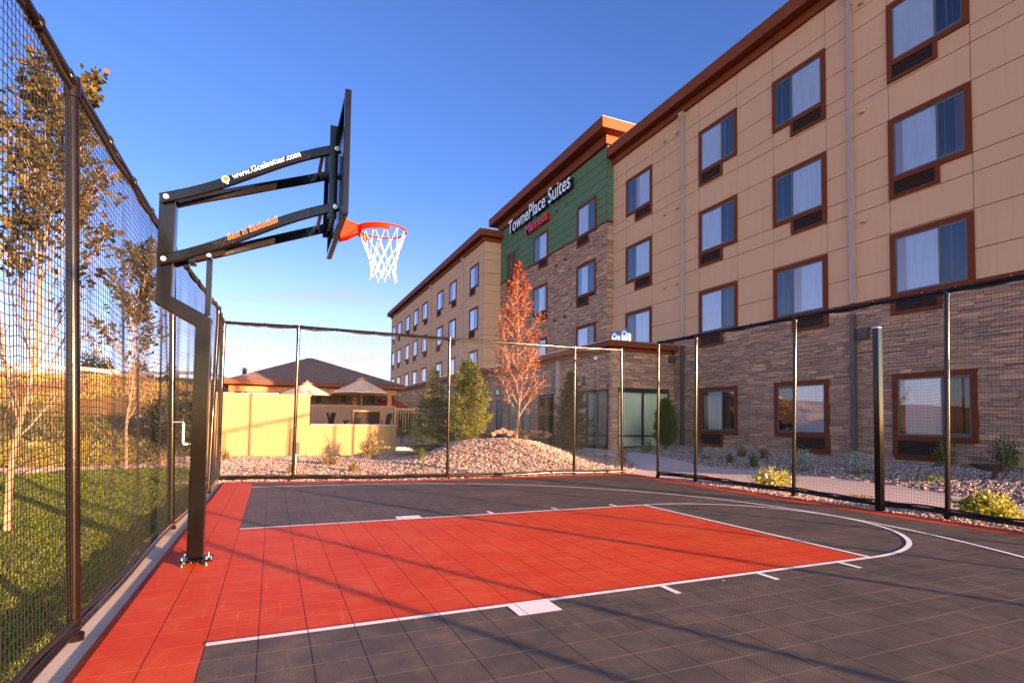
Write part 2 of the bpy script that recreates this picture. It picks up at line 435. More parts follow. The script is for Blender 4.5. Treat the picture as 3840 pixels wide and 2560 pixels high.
def inpoly(x, y, poly):
    c = np.zeros(np.shape(x), bool); n = len(poly)
    for i in range(n):
        x1, y1 = poly[i]; x2, y2 = poly[(i+1) % n]
        if y1 == y2: continue
        k = ((y1 > y) != (y2 > y)) & (x < (x2-x1)*(y-y1)/(y2-y1)+x1); c ^= k
    return c
def sheet(name, poly, res, off, mat):
    P = np.array(poly); xs = np.arange(P[:, 0].min(), P[:, 0].max()+res, res); ys = np.arange(P[:, 1].min(), P[:, 1].max()+res, res)
    gx, gy = np.meshgrid(xs, ys, indexing='ij'); nx, ny = gx.shape; idx = np.arange(nx*ny).reshape(nx, ny)
    cx = gx[:-1, :-1]+res/2; cy = gy[:-1, :-1]+res/2; k = inpoly(cx, cy, poly)
    F = np.stack([idx[:-1, :-1], idx[1:, :-1], idx[1:, 1:], idx[:-1, 1:]], -1)[k]
    return structure(MB().bulk(np.stack([gx, gy, gh(gx, gy)+off], -1), F, 0, True).build(name, mat))

LAWN = [(-.24, -9), (-.24, 9.0), (-.45, 11.6), (-1.2, 12.6), (-2.5, 12.9), (-3.4, 12.4), (-4.6, 11.0), (-6.4, 9.6), (-12, 8.6), (-12, -9)]
sheet('lawn', LAWN, .1, .012, M['lawn'])
BACKBED = [(-1.2, 9.15), (4.0, 8.42), (8.70, 8.45), (8.80, 8.52), (10.03, 9.93), (10.92, 12.0), (11.12, 14.5), (11.15, 17.0), (4.7, 17.4), (-1.0, 17.0), (-4.2, 14.6), (-5.2, 13.3), (-4.0, 13.0), (-3.0, 13.3), (-1.6, 13.0), (-.6, 12.1), (-.3, 10)]
RIGHTSTRIP = [(8.72, -9), (8.66, 7.3), (8.85, 7.33), (9.72, 6.7), (10.03, 5.0), (9.92, 3.0), (9.52, 1.0), (9.12, -1.5), (8.92, -9)]
RIGHTBED = [(12.17, 17), (12.13, 14.5), (12.13, 12.4), (11.63, 10.3), (11.33, 8.5), (11.43, 7.6), (11.68, 6.7), (11.63, 5.0), (11.48, 3.4), (11.08, 1.8), (10.43, -1.5), (10.13, -9), (15.2, -9), (15.2, 15), (12.3, 15), (12.3, 17)]
sheet('gravel_bed_behind_court', BACKBED, .12, .014, M['gravel'])
sheet('gravel_strip_beside_court', RIGHTSTRIP, .12, .012, M['gravel'])
sheet('gravel_bed_beside_building', RIGHTBED, .12, .010, M['gravel'])

def strip(name, L, R, mat, off=.03, seg=6, joint=True):
    L = np.array(L); R = np.array(R); mb = MB(); pts = []
    for i in range(len(L)-1):
        for k in range(seg):
            t = k/seg; pts.append((L[i]*(1-t)+L[i+1]*t, R[i]*(1-t)+R[i+1]*t))
    pts.append((L[-1], R[-1])); V = []; nacross = 6
    for a, b in pts:
        for j in range(nacross+1):
            q = a*(1-j/nacross)+b*j/nacross; V.append((q[0], q[1], g1(q[0], q[1])+off))
    n = nacross+1
    F = [(i*n+j, (i+1)*n+j, (i+1)*n+j+1, i*n+j+1) for i in range(len(pts)-1) for j in range(nacross)]
    mb.add(V, F, 0, True)
    for side in (0, nacross):
        V2 = []; 
        for i in range(len(pts)):
            p = V[i*n+side]; V2 += [p, (p[0], p[1], p[2]-.12)]
        mb.add(V2, [(2*i, 2*i+1, 2*i+3, 2*i+2) for i in range(len(pts)-1)])
    return structure(mb.build(name, mat))
strip('footpath', [(8.95, -9), (9.15, -1.5), (9.55, 1.0), (9.95, 3.0), (10.05, 5.0), (9.75, 6.7), (8.8, 7.35), (8.8, 8.5), (10.05, 9.9), (10.95, 12.0), (11.15, 14.5), (11.2, 17)],
      [(10.1, -9), (10.4, -1.5), (11.05, 1.8), (11.45, 3.4), (11.6, 5.0), (11.65, 6.7), (11.4, 7.6), (11.3, 8.5), (11.6, 10.3), (12.1, 12.4), (12.1, 14.5), (12.15, 17)], M['walk'])
# patio slab behind the garden wall
pt = MB(); pt.box(1.6, 12.0, 17.6, 33, .0, .26); structure(pt.build('patio', M['walk']))

# ------------------------------------------------------------------ court
b0 = .396
lane_r = 5.74; ly0, ly1 = .05, 3.608
mb = MB()
def poly(P, mi, z=0.0): mb.add([(x, y, z) for x, y in P], [tuple(range(len(P)))], mi)
FARY = -9.0
poly([(-.115, FARY), (b0, FARY), (b0, 8.71), (b0, 8.97), (-.115, 9.06)], 0)
poly([(b0, ly0), (lane_r, ly0), (lane_r, ly1), (b0, ly1)], 0)
back_in = [(b0, 8.71), (1.1, 8.50), (2.4, 8.20), (3.9, 7.98), (6.9, 8.0), (8.30, 7.95)]
back_out = [(b0, 8.97), (1.1, 8.86), (2.4, 8.55), (3.9, 8.30), (6.9, 8.42), (8.66, 8.35)]
for i in range(5): poly([back_in[i], back_in[i+1], back_out[i+1], back_out[i]], 0)
right = [(8.30, 7.95), (8.30, 6.7), (8.28, 3.0), (8.42, .1), (8.42, FARY)]
rout = [(8.66, 8.35), (8.62, 7.1), (8.65, 3.3), (8.74, .25), (8.74, FARY)]
for i in range(4): poly([right[i], right[i+1], rout[i+1], rout[i]], 0)
poly([(b0, FARY), (8.42, FARY), (8.42, .1), (8.28, 3.0), (8.30, 6.7), (8.30, ly0 if False else 6.7)][:5]+[(8.29, ly0+2.0)][:0]+[(8.29, 5.0)][:0] if False else [(b0, FARY), (8.42, FARY), (8.42, ly0), (lane_r, ly0), (b0, ly0)], 1)
poly([(lane_r, ly0), (8.42, ly0), (8.42, .1), (8.28, 3.0), (8.285, ly1), (lane_r, ly1)], 1)
poly([(b0, ly1), (lane_r, ly1), (8.285, ly1), (8.30, 6.7), (8.30, 7.95), (6.9, 8.0), (3.9, 7.98), (2.4, 8.20), (1.1, 8.50), (b0, 8.71)], 1)
# sloping edge ramp and underside
mb.add([(-.115, FARY, 0), (-.115, 9.06, 0), (-.172, 9.08, -.03), (-.172, FARY, -.03)], [(0, 1, 2, 3)], 0)
o = [(-.115, 9.06), (b0, 8.97)]+back_out[1:]+rout[1:]
mb.add([(x, y, 0) for x, y in o]+[(x, y, -.05) for x, y in o], [(i, i+1, i+1+len(o), i+len(o)) for i in range(len(o)-1)], 0)
structure(mb.build('court', [M['tile_red'], M['tile_dark']]))
# markings
mk = MB(); ft = .3048
def quad(x0, x1, y0, y1, z=.004): mk.add([(x0, y0, z), (x1, y0, z), (x1, y1, z), (x0, y1, z)], [(0, 1, 2, 3)])
L2 = 2/12*ft
quad(b0, 19*ft, 0, L2); quad(b0, 19*ft, 12*ft-L2, 12*ft); quad(19*ft-L2, 19*ft, L2, 12*ft-L2)
for s0, s1, in ((0, -8/12*ft), (12*ft, 12*ft+8/12*ft)):
    a, b = sorted((s0, s1)); quad(7*ft, 8*ft, a, b)
    for k in (11, 14.167, 17.333): quad(k*ft, k*ft+L2, a, b)
def arc(cx, cy, R, a0, a1, w, n=72, z=.0045):
    P = [(cx+r*math.cos(a), cy+r*math.sin(a), z) for i in range(n+1) for a in [a0+(a1-a0)*i/n] for r in (R-w, R)]
    mk.add(P, [(2*i, 2*i+1, 2*i+3, 2*i+2) for i in range(n)])
arc(19*ft, 6*ft, 6*ft, -PI/2, PI/2, L2)
R3 = 6.04
arc(1.6, 1.83, R3, -PI/2*1.0, PI/2, L2*1.0, 110, .005)
mk.add([(b0, 7.965, .005), (1.6, 1.83+R3, .005), (1.6, 1.83+R3-L2, .005), (b0, 7.965-L2, .005)], [(0, 3, 2, 1)])
quad(b0, 1.6, 1.83-R3, 1.83-R3+L2)
structure(mk.build('court_markings', M['tile_white']))
# concrete edge along the lawn
cb_ = MB(); cb_.box(-.335, -.173, FARY, 9.2, -.12, -.028); cb_.box(-.335, -.173, 9.2, 9.35, -.12, -.026); structure(cb_.build('kerb', M['concrete']))

# ------------------------------------------------------------------ netting fences
def net_mesh(p0, p1, h0, h1, cell=.044, amp=.012, seed=0, thick=.0026, sagtop=.022):
    r = np.random.default_rng(seed); p0 = np.array(p0, float); p1 = np.array(p1, float)   # each (bx,by,tx,ty)
    L = np.hypot(p1[0]-p0[0], p1[1]-p0[1]); ns = int(L/cell); nz = int((h1-h0)/cell)
    dirv = np.array([(p1[0]-p0[0])/L, (p1[1]-p0[1])/L]); nrm = np.array([-dirv[1], dirv[0]])
    ph = r.uniform(0, 6, 8)
    def pos(s, k):   # s 0..1 along, k 0..1 height
        z = h0+(h1-h0)*k
        e = np.minimum(s, 1-s)
        scal = sagtop*np.abs(np.sin(s*L*PI/.75))**.8
        droop = .035*np.sin(PI*s)**.6*np.sin(PI*k)+.012*np.sin(5*s*L+ph[0]+2*k)
        z = z-scal*k**6-droop+.006*np.sin(23*s*L+ph[1])*np.sin(9*k)
        bx = (p0[0]*(1-s)+p1[0]*s)*(1-k)+(p0[2]*(1-s)+p1[2]*s)*k
        by = (p0[1]*(1-s)+p1[1]*s)*(1-k)+(p0[3]*(1-s)+p1[3]*s)*k
        off = amp*(np.sin(3.1*s*L+ph[2]+2.2*k)+.6*np.sin(7.3*s*L+ph[3]-5*k)+.4*np.sin(13*s*L+ph[4]))*np.sin(PI*np.clip(k, .02, .98))
        al = .010*np.sin(11*k+ph[5]+s*L*2)*np.sin(PI*s)
        return np.stack([bx+nrm[0]*off+dirv[0]*al, by+nrm[1]*off+dirv[1]*al, z], -1)
    m = MB()
    def threads(P):   # P (lines, pts, 3)
        nl, npnt, _ = P.shape; t = thick
        offs = np.array([[nrm[0]*t*.6, nrm[1]*t*.6, 0], [-nrm[0]*t*.3-dirv[0]*t*.5, -nrm[1]*t*.3-dirv[1]*t*.5, t*.5], [-nrm[0]*t*.3+dirv[0]*t*.5, -nrm[1]*t*.3+dirv[1]*t*.5, -t*.5]])
        V = (P[:, :, None, :]+offs[None, None]).reshape(-1, 3)
        a = (np.arange(nl)[:, None]*npnt+np.arange(npnt-1)[None])*3
        F = np.concatenate([np.stack([a+j, a+(j+1) % 3, a+3+(j+1) % 3, a+3+j], -1).reshape(-1, 4) for j in range(3)])
        m.bulk(V, F)
    k = np.linspace(0, 1, nz+1); s = np.linspace(0, 1, max(12, int(L/.12)))
    ss, kk = np.meshgrid(s, k); threads(pos(ss, kk))
    s = np.linspace(0, 1, ns+1); k = np.linspace(0, 1, 26)
    kk, ss = np.meshgrid(k, s); threads(pos(ss, kk))
    return m, pos

def fence(name, label, posts, ztop, zbot=.03, rail_bottom=True, seed=0, skip_rail_after=None, bunch=False, rr=.030):
    """posts: list of (bx,by,tx,ty)"""
    t = thing(name, label, 'fence', (posts[0][0], posts[0][1], 0))
    for i, p in enumerate(posts):
        m = MB(); z0 = g1(p[0], p[1])-.05
        m.tube([(p[0], p[1], z0), (p[2], p[3], ztop[i]+.01)], .033, 14)
        m.tube([(p[2]-(p[2]-p[0])*.03, p[3], ztop[i]-.09), (p[2], p[3], ztop[i]+.03)], .040, 14)
        m.tube([(p[0], p[1], z0), (p[0], p[1], zbot-.02)], .045, 12)
        m.build('post', M['fence_metal'], t)
    tr = MB(); nt = MB(); rp = MB(); brl = MB(); br = MB()
    for i in range(len(posts)-1):
        a, b = posts[i], posts[i+1]; za, zb = ztop[i], ztop[i+1]
        tr.tube([(a[2], a[3], za), (b[2], b[3], zb)], rr, 14)
        for q in (0.0, 1.0):
            c = np.array([a[2], a[3], za])*(1-q)+np.array([b[2], b[3], zb])*q; dd = np.array([b[2]-a[2], b[3]-a[3], zb-za]); dd /= np.linalg.norm(dd)
            tr.tube([c+dd*(.0 if q == 0 else -.11), c+dd*(.11 if q == 0 else 0)], rr+.006, 14)
        mm, pos = net_mesh(a, b, zbot+.02, min(za, zb)-.03, seed=seed*10+i, thick=.0038 if seed == 1 else .0025)
        nt.bulk(np.concatenate(mm.v), np.array(mm.f))
        s = np.linspace(0, 1, max(20, int(np.hypot(b[0]-a[0], b[1]-a[1])/.05)))
        P = pos(s, np.ones_like(s)); P[:, 2] += .004+(za*(1-s)+zb*s-min(za, zb))
        w = np.random.default_rng(seed+i); wob = .008*np.sin(s*40+i)
        rp.tube(P+np.array([0, 0, .012])+np.stack([0*s, 0*s, wob*.3], -1), .019, 8)
        # ties
        L = np.hypot(b[0]-a[0], b[1]-a[1]); n = max(1, int(L/.75))
        for k in range(n+1):
            q = min(.995, max(.005, k*.75/L)); c = np.array([a[2], a[3], za])*(1-q)+np.array([b[2], b[3], zb])*q
            dd = np.array([b[2]-a[2], b[3]-a[3], 0]); dd /= np.linalg.norm(dd)
            tr.tube([c-dd*.008, c+dd*.008], rr+.010, 10)
        if rail_bottom:
            Lb = np.linspace(0, 1, max(10, int(L/.12)))
            pb = np.stack([a[0]*(1-Lb)+b[0]*Lb, a[1]*(1-Lb)+b[1]*Lb, zbot+.012*np.sin(Lb*L*2.2+i)], -1)
            br.tube(pb, .030, 10)
            nb = np.stack([pb[:, 0], pb[:, 1], pb[:, 2]+.045+.006*np.sin(Lb*L*9)], -1); brl.tube(nb, .016, 6)
    tr.build('top_rail', M['fence_metal'], t); rp.build('hem_rope', M['rope'], t)
    nt.build('net', M['net_cord'], t)
    if rail_bottom: br.build('bottom_rail', M['fence_metal'], t); brl.build('hem_rope', M['rope'], t)
    return t
fence('netting_fence', 'black netting fence on tall metal posts along the lawn side of the court',
      [(-.28, -8.6, -.41, -8.6), (-.28, -3.1, -.41, -3.1), (-.28, .47, -.415, .47), (-.304, 4.06, -.398, 4.06), (-.249, 7.47, -.20, 7.60), (-.253, 9.46, -.257, 9.46)],
      [3.13, 3.13, 3.133, 3.136, 3.10, 3.14], .03, True, 1)
fence('netting_fence', 'black netting fence across the far end of the court, before the gravel mound',
      [(-.253, 9.46, -.24, 9.46), (1.107, 9.18, 1.126, 9.18), (4.161, 8.607, 4.160, 8.607), (7.278, 8.641, 7.278, 8.641), (8.619, 8.608, 8.586, 8.608)],
      [3.14, 3.119, 3.013, 3.026, 3.046], .03, True, 2)
fence('netting_fence', 'black netting fence between the court and the footpath by the hotel',
      [(8.789, 7.378, 8.807, 7.378), (8.977, 6.303, 9.01, 6.303), (9.061, 3.806, 9.143, 3.806), (8.969, 1.204, 9.066, 1.204), (9.05, -2.6, 9.1, -2.6), (9.05, -5.7, 9.1, -5.7), (9.05, -8.5, 9.05, -8.5)],
      [3.094, 3.135, 3.142, 3.086, 3.1, 3.1, 3.1], .06, True, 3)
fence('netting_fence', 'netting fence closing the near end of the court behind the viewer',
      [(9.05, -8.55, 9.05, -8.55), (6.86, -8.55, 6.86, -8.55), (5.95, -8.55, 5.95, -8.55), (2.9, -8.55, 2.9, -8.55), (-.28, -8.62, -.41, -8.62)],
      [3.1, 3.1, 3.1, 3.1, 3.13], .03, True, 4)

# square post beside the right fence
t = thing('square_post', 'short black square steel post standing inside the netting by the footpath', 'post', (8.70, 1.97, 0))
m = MB(); m.box(8.66, 8.752, 1.925, 2.017, 0, 2.65); m.build('shaft', M['black_metal'], t, bevel=.006)
m = MB(); m.box(8.664, 8.748, 1.929, 2.013, 2.6505, 2.662); m.build('cap', M['galv'], t)

# ------------------------------------------------------------------ basketball hoop
hoop = thing('basketball_hoop', 'black cranked-post basketball hoop with orange rim and white net', 'basketball hoop', (.135, 2.065, 0))
YC = 2.07
def qbox(x0, x1, y0, y1, z0, z1, mat, name, par, bev=.004):
    m = MB(); m.box(x0, x1, y0, y1, z0, z1); return m.build(name, mat, par, bevel=bev)
hp = .066
m = MB()
# swept post: lower shaft, crank, upper shaft (in the X-Z plane)
prof = [(.135, 0.06), (.135, 2.03), (-.158, 2.19), (-.158, 3.075)]
ys = (YC-.068, YC+.068)
def miter(pts, w):
    L = []; R = []
    for i, p in enumerate(pts):
        p = np.array(p)
        d1 = np.array(pts[min(i+1, len(pts)-1)])-np.array(pts[min(i, len(pts)-2)]); d0 = np.array(pts[max(i, 1)])-np.array(pts[max(i-1, 0)])
        d1 = d1/np.linalg.norm(d1); d0 = d0/np.linalg.norm(d0); n0 = np.array([-d0[1], d0[0]]); n1 = np.array([-d1[1], d1[0]])
        nn = n0+n1; nn /= np.linalg.norm(nn); k = w/max(.3, nn@n0); L.append(p+nn*k); R.append(p-nn*k)
    return L, R
Lp, Rp = miter(prof, .060); V = []
for a, b in zip(Lp, Rp): V += [(a[0], ys[0], a[1]), (b[0], ys[0], b[1]), (b[0], ys[1], b[1]), (a[0], ys[1], a[1])]
n = len(prof)
m.add(V, [(i*4+j, i*4+(j+1) % 4, (i+1)*4+(j+1) % 4, (i+1)*4+j) for i in range(n-1) for j in range(4)]+[(3, 2, 1, 0), tuple(range((n-1)*4, n*4))])
m.build('post', M['black_metal'], hoop, bevel=.007)
m = MB(); m.box(.135-.112, .135+.112, YC-.112, YC+.112, .03, .05)
bp_ = m.build('base_plate', M['black_metal'], hoop, bevel=.004)
for sx in (-1, 1):
    for sy in (-1, 1):
        m = MB(); c = (.135+sx*.088, YC+sy*.088); m.disc((c[0], c[1], .002), (0, 0, 1), .007, .068, 10); m.disc((c[0], c[1], .051), (0, 0, 1), .015, .012, 6); m.disc((c[0], c[1], .010), (0, 0, 1), .015, .012, 6); m.disc((c[0], c[1], .0), (0, 0, 1), .020, .005, 12)
        m.build('bolt', M['galv'], bp_)
# welding plate folds (foil-like shiny flashing round the foot)
m = MB(); r5 = np.random.default_rng(5)
for k in range(26):
    a = 2*PI*k/26; R = .108+.008*r5.normal(); x = .135+R*max(-1, min(1, 1.25*math.cos(a))); y = YC+R*max(-1, min(1, 1.25*math.sin(a)))
    s_ = .020+.012*r5.random(); ang = r5.uniform(0, 3, 3); R3m = Matrix.Rotation(ang[0], 3, 'X') @ Matrix.Rotation(ang[1], 3, 'Y') @ Matrix.Rotation(ang[2], 3, 'Z')
    q = [R3m @ Vector(v) for v in ((-s_, -s_, 0), (s_, -s_*.6, .01), (s_*.7, s_, 0), (-s_, s_*.8, .012))]
    m.add([(x+v.x, y+v.y, .034+v.z*.6) for v in q], [(0, 1, 2), (0, 2, 3)])
m.build('foil_wrap', M['foil'], hoop)
# arms
def arm(p0, p1, h=.085, out=1):
    """flat steel arm with an offset bend; out=-1 near side, +1 far side"""
    p0 = np.array(p0, float); p1 = np.array(p1, float); pts = []
    for i in range(25):
        t_ = i/24; e = sstep((t_-.0)/1.0)
        q = p0*(1-t_)+p1*t_
        yy = p0[1]+(p1[1]-p0[1])*float(sstep((t_-.10)/.80)); q[1] = yy
        q[2] += .035*math.sin(2*PI*(t_))*-.35
        pts.append(q)
    w = .034
    m = MB(); m.path(pts, [(-w/2, -h/2), (w/2, -h/2), (w/2, h/2), (-w/2, h/2)], up=(0, 0, 1))
    return m, pts
yb = {-1: 1.82, 1: 2.42}
arms = []
for z0, z1 in ((3.045, 3.655), (2.525, 3.125)):
    for s_ in (-1, 1):
        y0 = YC+s_*.088
        d = np.array([1.145+.165, 0, z1-z0]); d /= np.linalg.norm(d)
        p0 = np.array([-.165, y0, z0])-d*.045; p1 = np.array([1.145, yb[s_], z1])+d*.03
        m, pts = arm(p0, p1, out=s_)
        a = m.build('arm', M['black_metal'], hoop, bevel=.010)
        arms.append((a, pts))
        for q, dd in (((-.165, y0, z0), s_), ((1.145, yb[s_], z1), s_)):
            m = MB(); yy = q[1]+s_*.016; m.disc((q[0], yy, q[2]), (0, s_, 0), .021, .008, 16); m.disc((q[0], yy, q[2]), (0, s_, 0), .012, .016, 6)
            m.build('bolt', M['galv'], a)
# cross members between the arms
m = MB()
m.bar((1.03, 1.82, 3.615), (1.03, 2.42, 3.615), .03, .045); m.build('cross_bar', M['black_metal'], hoop); m = MB(); m.bar((1.03, 1.82, 3.085), (1.03, 2.42, 3.085), .03, .045)
m.build('cross_bar', M['black_metal'], hoop)
# lift strut
m = MB(); m.bar((.158, YC, 2.10), (.158, YC, 2.62), .045, .045, up=(0, 1, 0)); m.bar((.03, YC-.085, 2.555), (.03, YC+.085, 2.555), .05, .05); m.bar((.03, YC, 2.575), (.27, YC, 2.67), .16, .012)
m.build('lift_strut', M['black_metal'], hoop, bevel=.003)
m = MB(); m.disc((.158, YC-.10, 2.60), (0, 1, 0), .018, .20, 12); m.build('pivot_pin', M['galv'], hoop)
# board
bx = 1.205; by0, by1, bz0, bz1 = 1.34, 2.86, 2.92, 3.97
bb = MB(); bb.box(bx-.012, bx, by0+.03, by1-.03, bz0+.03, bz1-.03)
board = bb.build('backboard', M['black_metal'], hoop)
m = MB(); fw = .048; fd = .045
m.box(bx-fd, bx+.004, by0, by0+fw, bz0, bz1); m.box(bx-fd, bx+.004, by1-fw, by1, bz0, bz1)
m.box(bx-fd, bx+.004, by0+fw, by1-fw, bz0, bz0+fw); m.box(bx-fd, bx+.004, by0+fw, by1-fw, bz1-fw, bz1)
m.build('frame', M['black_metal'], board, bevel=.004)
m = MB()
for yy in (1.82, 2.42):
    m.box(bx-fd-.075, bx-fd-.002, yy-.022, yy+.022, 3.02, 3.86)
m.box(bx-fd-.035, bx-fd-.003, 1.842, 2.398, 3.05, 3.10); m.box(bx-fd-.035, bx-fd-.003, 1.842, 2.398, 3.70, 3.75)
m.build('mount_bracket', M['black_metal'], board, bevel=.003)
# white court-side target and border on the front of the board
m = MB(); X0 = bx+.0005
def fr(y0, y1, z0, z1, w): 
    m.box(X0, X0+.002, y0, y1, z0, z0+w); m.box(X0, X0+.002, y0, y1, z1-w, z1); m.box(X0, X0+.002, y0, y0+w, z0+w, z1-w); m.box(X0, X0+.002, y1-w, y1, z0+w, z1-w)
fr(YC-.30, YC+.30, 3.10, 3.56, .04); m.build('target_square', M['white_paint'], board)
# rim
RZ = 3.05; RX = 1.60; RY = 2.055; RR = .228
m = MB(); m.tube([(RX+RR*math.cos(a), RY+RR*math.sin(a), RZ) for a in np.linspace(0, 2*PI, 49)], .0095, 10, cap=False)
a_ = np.linspace(PI*.62, PI*1.55, 20)
for z_ in (.0,):
    P = [(RX+(RR+.004)*math.cos(a), RY+(RR+.004)*math.sin(a), RZ-.022) for a in a_]; m.path(P, [(-.003, -.028), (.003, -.028), (.003, .028), (-.003, .028)])
rim = m.build('rim', M['rim_orange'], hoop)
m = MB()
V = []
for yy in (RY-.075, RY+.075):
    V += [(bx+.006, yy, RZ+.05), (bx+.20, yy*.6+RY*.4, RZ+.012), (bx+.20, yy*.6+RY*.4, RZ-.045), (bx+.09, yy, RZ-.115), (bx+.006, yy, RZ-.15)]
m.add(V, [(0, 1, 2, 3, 4), (9, 8, 7, 6, 5), (0, 5, 6, 1), (1, 6, 7, 2), (2, 7, 8, 3), (3, 8, 9, 4), (4, 9, 5, 0)])
m.build('rim_bracket', M['rim_orange'], rim, bevel=.004)
m = MB()
nn = 12; rows = [(RZ-.008, RR-.008), (RZ-.16, .168), (RZ-.24, .142), (RZ-.315, .125), (RZ-.385, .116), (RZ-.45, .122)]
rj = np.random.default_rng(3)
def npnt(row, k):
    z_, r_ = rows[row]; a = 2*PI*(k+.5*(row % 2))/nn; return np.array([RX+.012*row*.4+r_*math.cos(a), RY+r_*math.sin(a), z_+.018*math.sin(k*2.3+row)*(row > 0)])
for row in range(5):
    for k in range(nn):
        for d in ((0, 1) if row % 2 else (0, -1)):
            a = npnt(row, k); b = npnt(row+1, k+d)
            mid = (a+b)/2+np.array([0, 0, -.008]); m.tube([a, mid, b], .0031 if row else .0028, 5, cap=False)
for k in range(nn):
    c = npnt(5, k); m.tube([c, c+np.array([.006, 0, -.022]), c+np.array([-.008, .004, -.012])], .0038, 5)
    m.sphere(npnt(0, k)+np.array([0, 0, -.006]), .009, n=6, m=4)
m.build('net', M['white_cord'], rim)
# crank handle
m = MB(); m.tube([(.075, YC+.0, 1.0), (.018, YC, 1.0), (.012, YC, 1.012), (.012, YC, 1.17), (.002, YC, 1.185)], .0085, 10)
hd = m.build('crank_handle', M['white_paint'], hoop)
m = MB(); m.tube([(.01, YC, 1.185), (-.065, YC, 1.183)], .014, 12); m.build('grip', M['galv'], hd)

# lettering -------------------------------------------------------------
def text_mesh(s, size, extrude=0.0, offset=0.0, shear=0.0, space=1.0, wscale=1.0, bev=0):
    cu = bpy.data.curves.new('t', 'FONT'); cu.body = s; cu.size = size; cu.extrude = extrude; cu.offset = offset; cu.shear = shear; cu.space_character = space
    cu.resolution_u = 3
    ob = bpy.data.objects.new('t', cu); C.objects.link(ob)
    bpy.context.view_layer.update()
    dg = bpy.context.evaluated_depsgraph_get(); me = bpy.data.meshes.new_from_object(ob.evaluated_get(dg))
    V = np.array([v.co[:] for v in me.vertices]); F = [list(p.vertices) for p in me.polygons]
    N = np.array([p.normal[:] for p in me.polygons])
    bpy.data.objects.remove(ob); bpy.data.curves.remove(cu); bpy.data.meshes.remove(me)
    V[:, 0] *= wscale
    return V, F, N
def put_text(tx, origin, ex, ey, ez=None):
    V, F, N = tx; ex = np.array(ex, float); ey = np.array(ey, float); ez = np.cross(ex, ey) if ez is None else np.array(ez, float)
    return np.array(origin)+V[:, :1]*ex+V[:, 1:2]*ey+V[:, 2:3]*ez, F, N
def on_arm(pts, t0, u, v):
    """point on the near face of an arm: u metres along from parameter t0, v metres up"""
    P = np.array(pts); d = np.linalg.norm(np.diff(P, axis=0), axis=1); cs = np.concatenate([[0], np.cumsum(d)])
    s = t0*cs[-1]+u
    i = min(len(P)-2, max(0, int(np.searchsorted(cs, s))-1)); q = P[i]+(P[i+1]-P[i])*((s-cs[i])/d[i]); dd = (P[i+1]-P[i])/d[i]
    side = np.cross(dd, (0, 0, 1)); side /= np.linalg.norm(side); up = np.cross(side, dd)
    return q+side*(.0185)+up*v
def arm_text(s, armi, t0, size, mat, name, **kw):
    a, pts = arms[armi]; V, F, N = text_mesh(s, size, **kw)
    W = [on_arm(pts, t0, v[0], v[1]) for v in V]
    m = MB(); m.add(W, F); return m.build(name, mat, a)
arm_text('www.Goalsetter.com', 0, .385, .070, M['white_paint'], 'lettering', offset=.0006, space=1.0, wscale=.98)
a, pts = arms[0]
# ball logo: white ring tail and orange ball
m = MB(); W = []
c_ = .345
ring = [on_arm(pts, c_, .030*math.cos(q), .018+.030*math.sin(q)) for q in np.linspace(0, 2*PI, 25)[:-1]]; m.add(ring, [tuple(range(24))])
m.add([on_arm(pts, c_, u, v) for u, v in ((-.012, -.010), (.012, -.010), (.003, -.028))], [(0, 1, 2)])
m.build('logo', M['white_paint'], a)
m = MB(); r2_ = [on_arm(pts, c_, .004+.022*math.cos(q), .022+.022*math.sin(q))+np.array([0, -.001, 0]) for q in np.linspace(0, 2*PI, 21)[:-1]]; m.add(r2_, [tuple(range(20))]); m.build('logo_ball', M['orange_print'], a)
m = MB()
for A in ([(-.014, .022), (.026, .022)], [(.004, .002), (.004, .042)]):
    q = [on_arm(pts, c_, u, v)+np.array([0, -.002, 0]) for u, v in A]; m.tube(q, .0012, 4)
m.build('logo_seam', M['black_metal'], a)
arm_text('Best in Basketball', 2, .365, .078, M['orange_print'], 'lettering', offset=.0003, shear=.3, wscale=.80)

# ------------------------------------------------------------------ hotel
XA, XB, XC, XD, XE = 15.14, 14.81, 13.60, 12.225, 11.98
YT, YL, Y1, YE, YFAR, YNEAR = 19.486, 33.51, 14.884, 28.9, 67.4, -1.7
ZT = 4.48
hotel = thing('hotel', 'four storey hotel with beige stucco wings, green and stone tower and brown roof edge', 'hotel', (18, 20, 0))
# plain masses
m = MB(); m.box(XA+.02, XA+18, YNEAR, YT-.02, 0, 13.9); m.build('wall', M['eifs_back'], hotel)
m = MB(); m.box(XB+.02, XA+18.2, YT, YL, 0, 14.9); m.build('wall', M['green_back'], hotel)
m = MB(); m.box(XC+.02, XA+18.1, YL+.02, YFAR, 0, 13.95); m.build('wall', M['eifs_back'], hotel)
m = MB(); m.box(XD+.03, XA+1, Y1+.03, YE-.02, 0, 4.0); m.box(XE+.03, XA+1.1, YE+.03, 66, 0, 4.0); m.build('wall', M['mortar'], hotel)

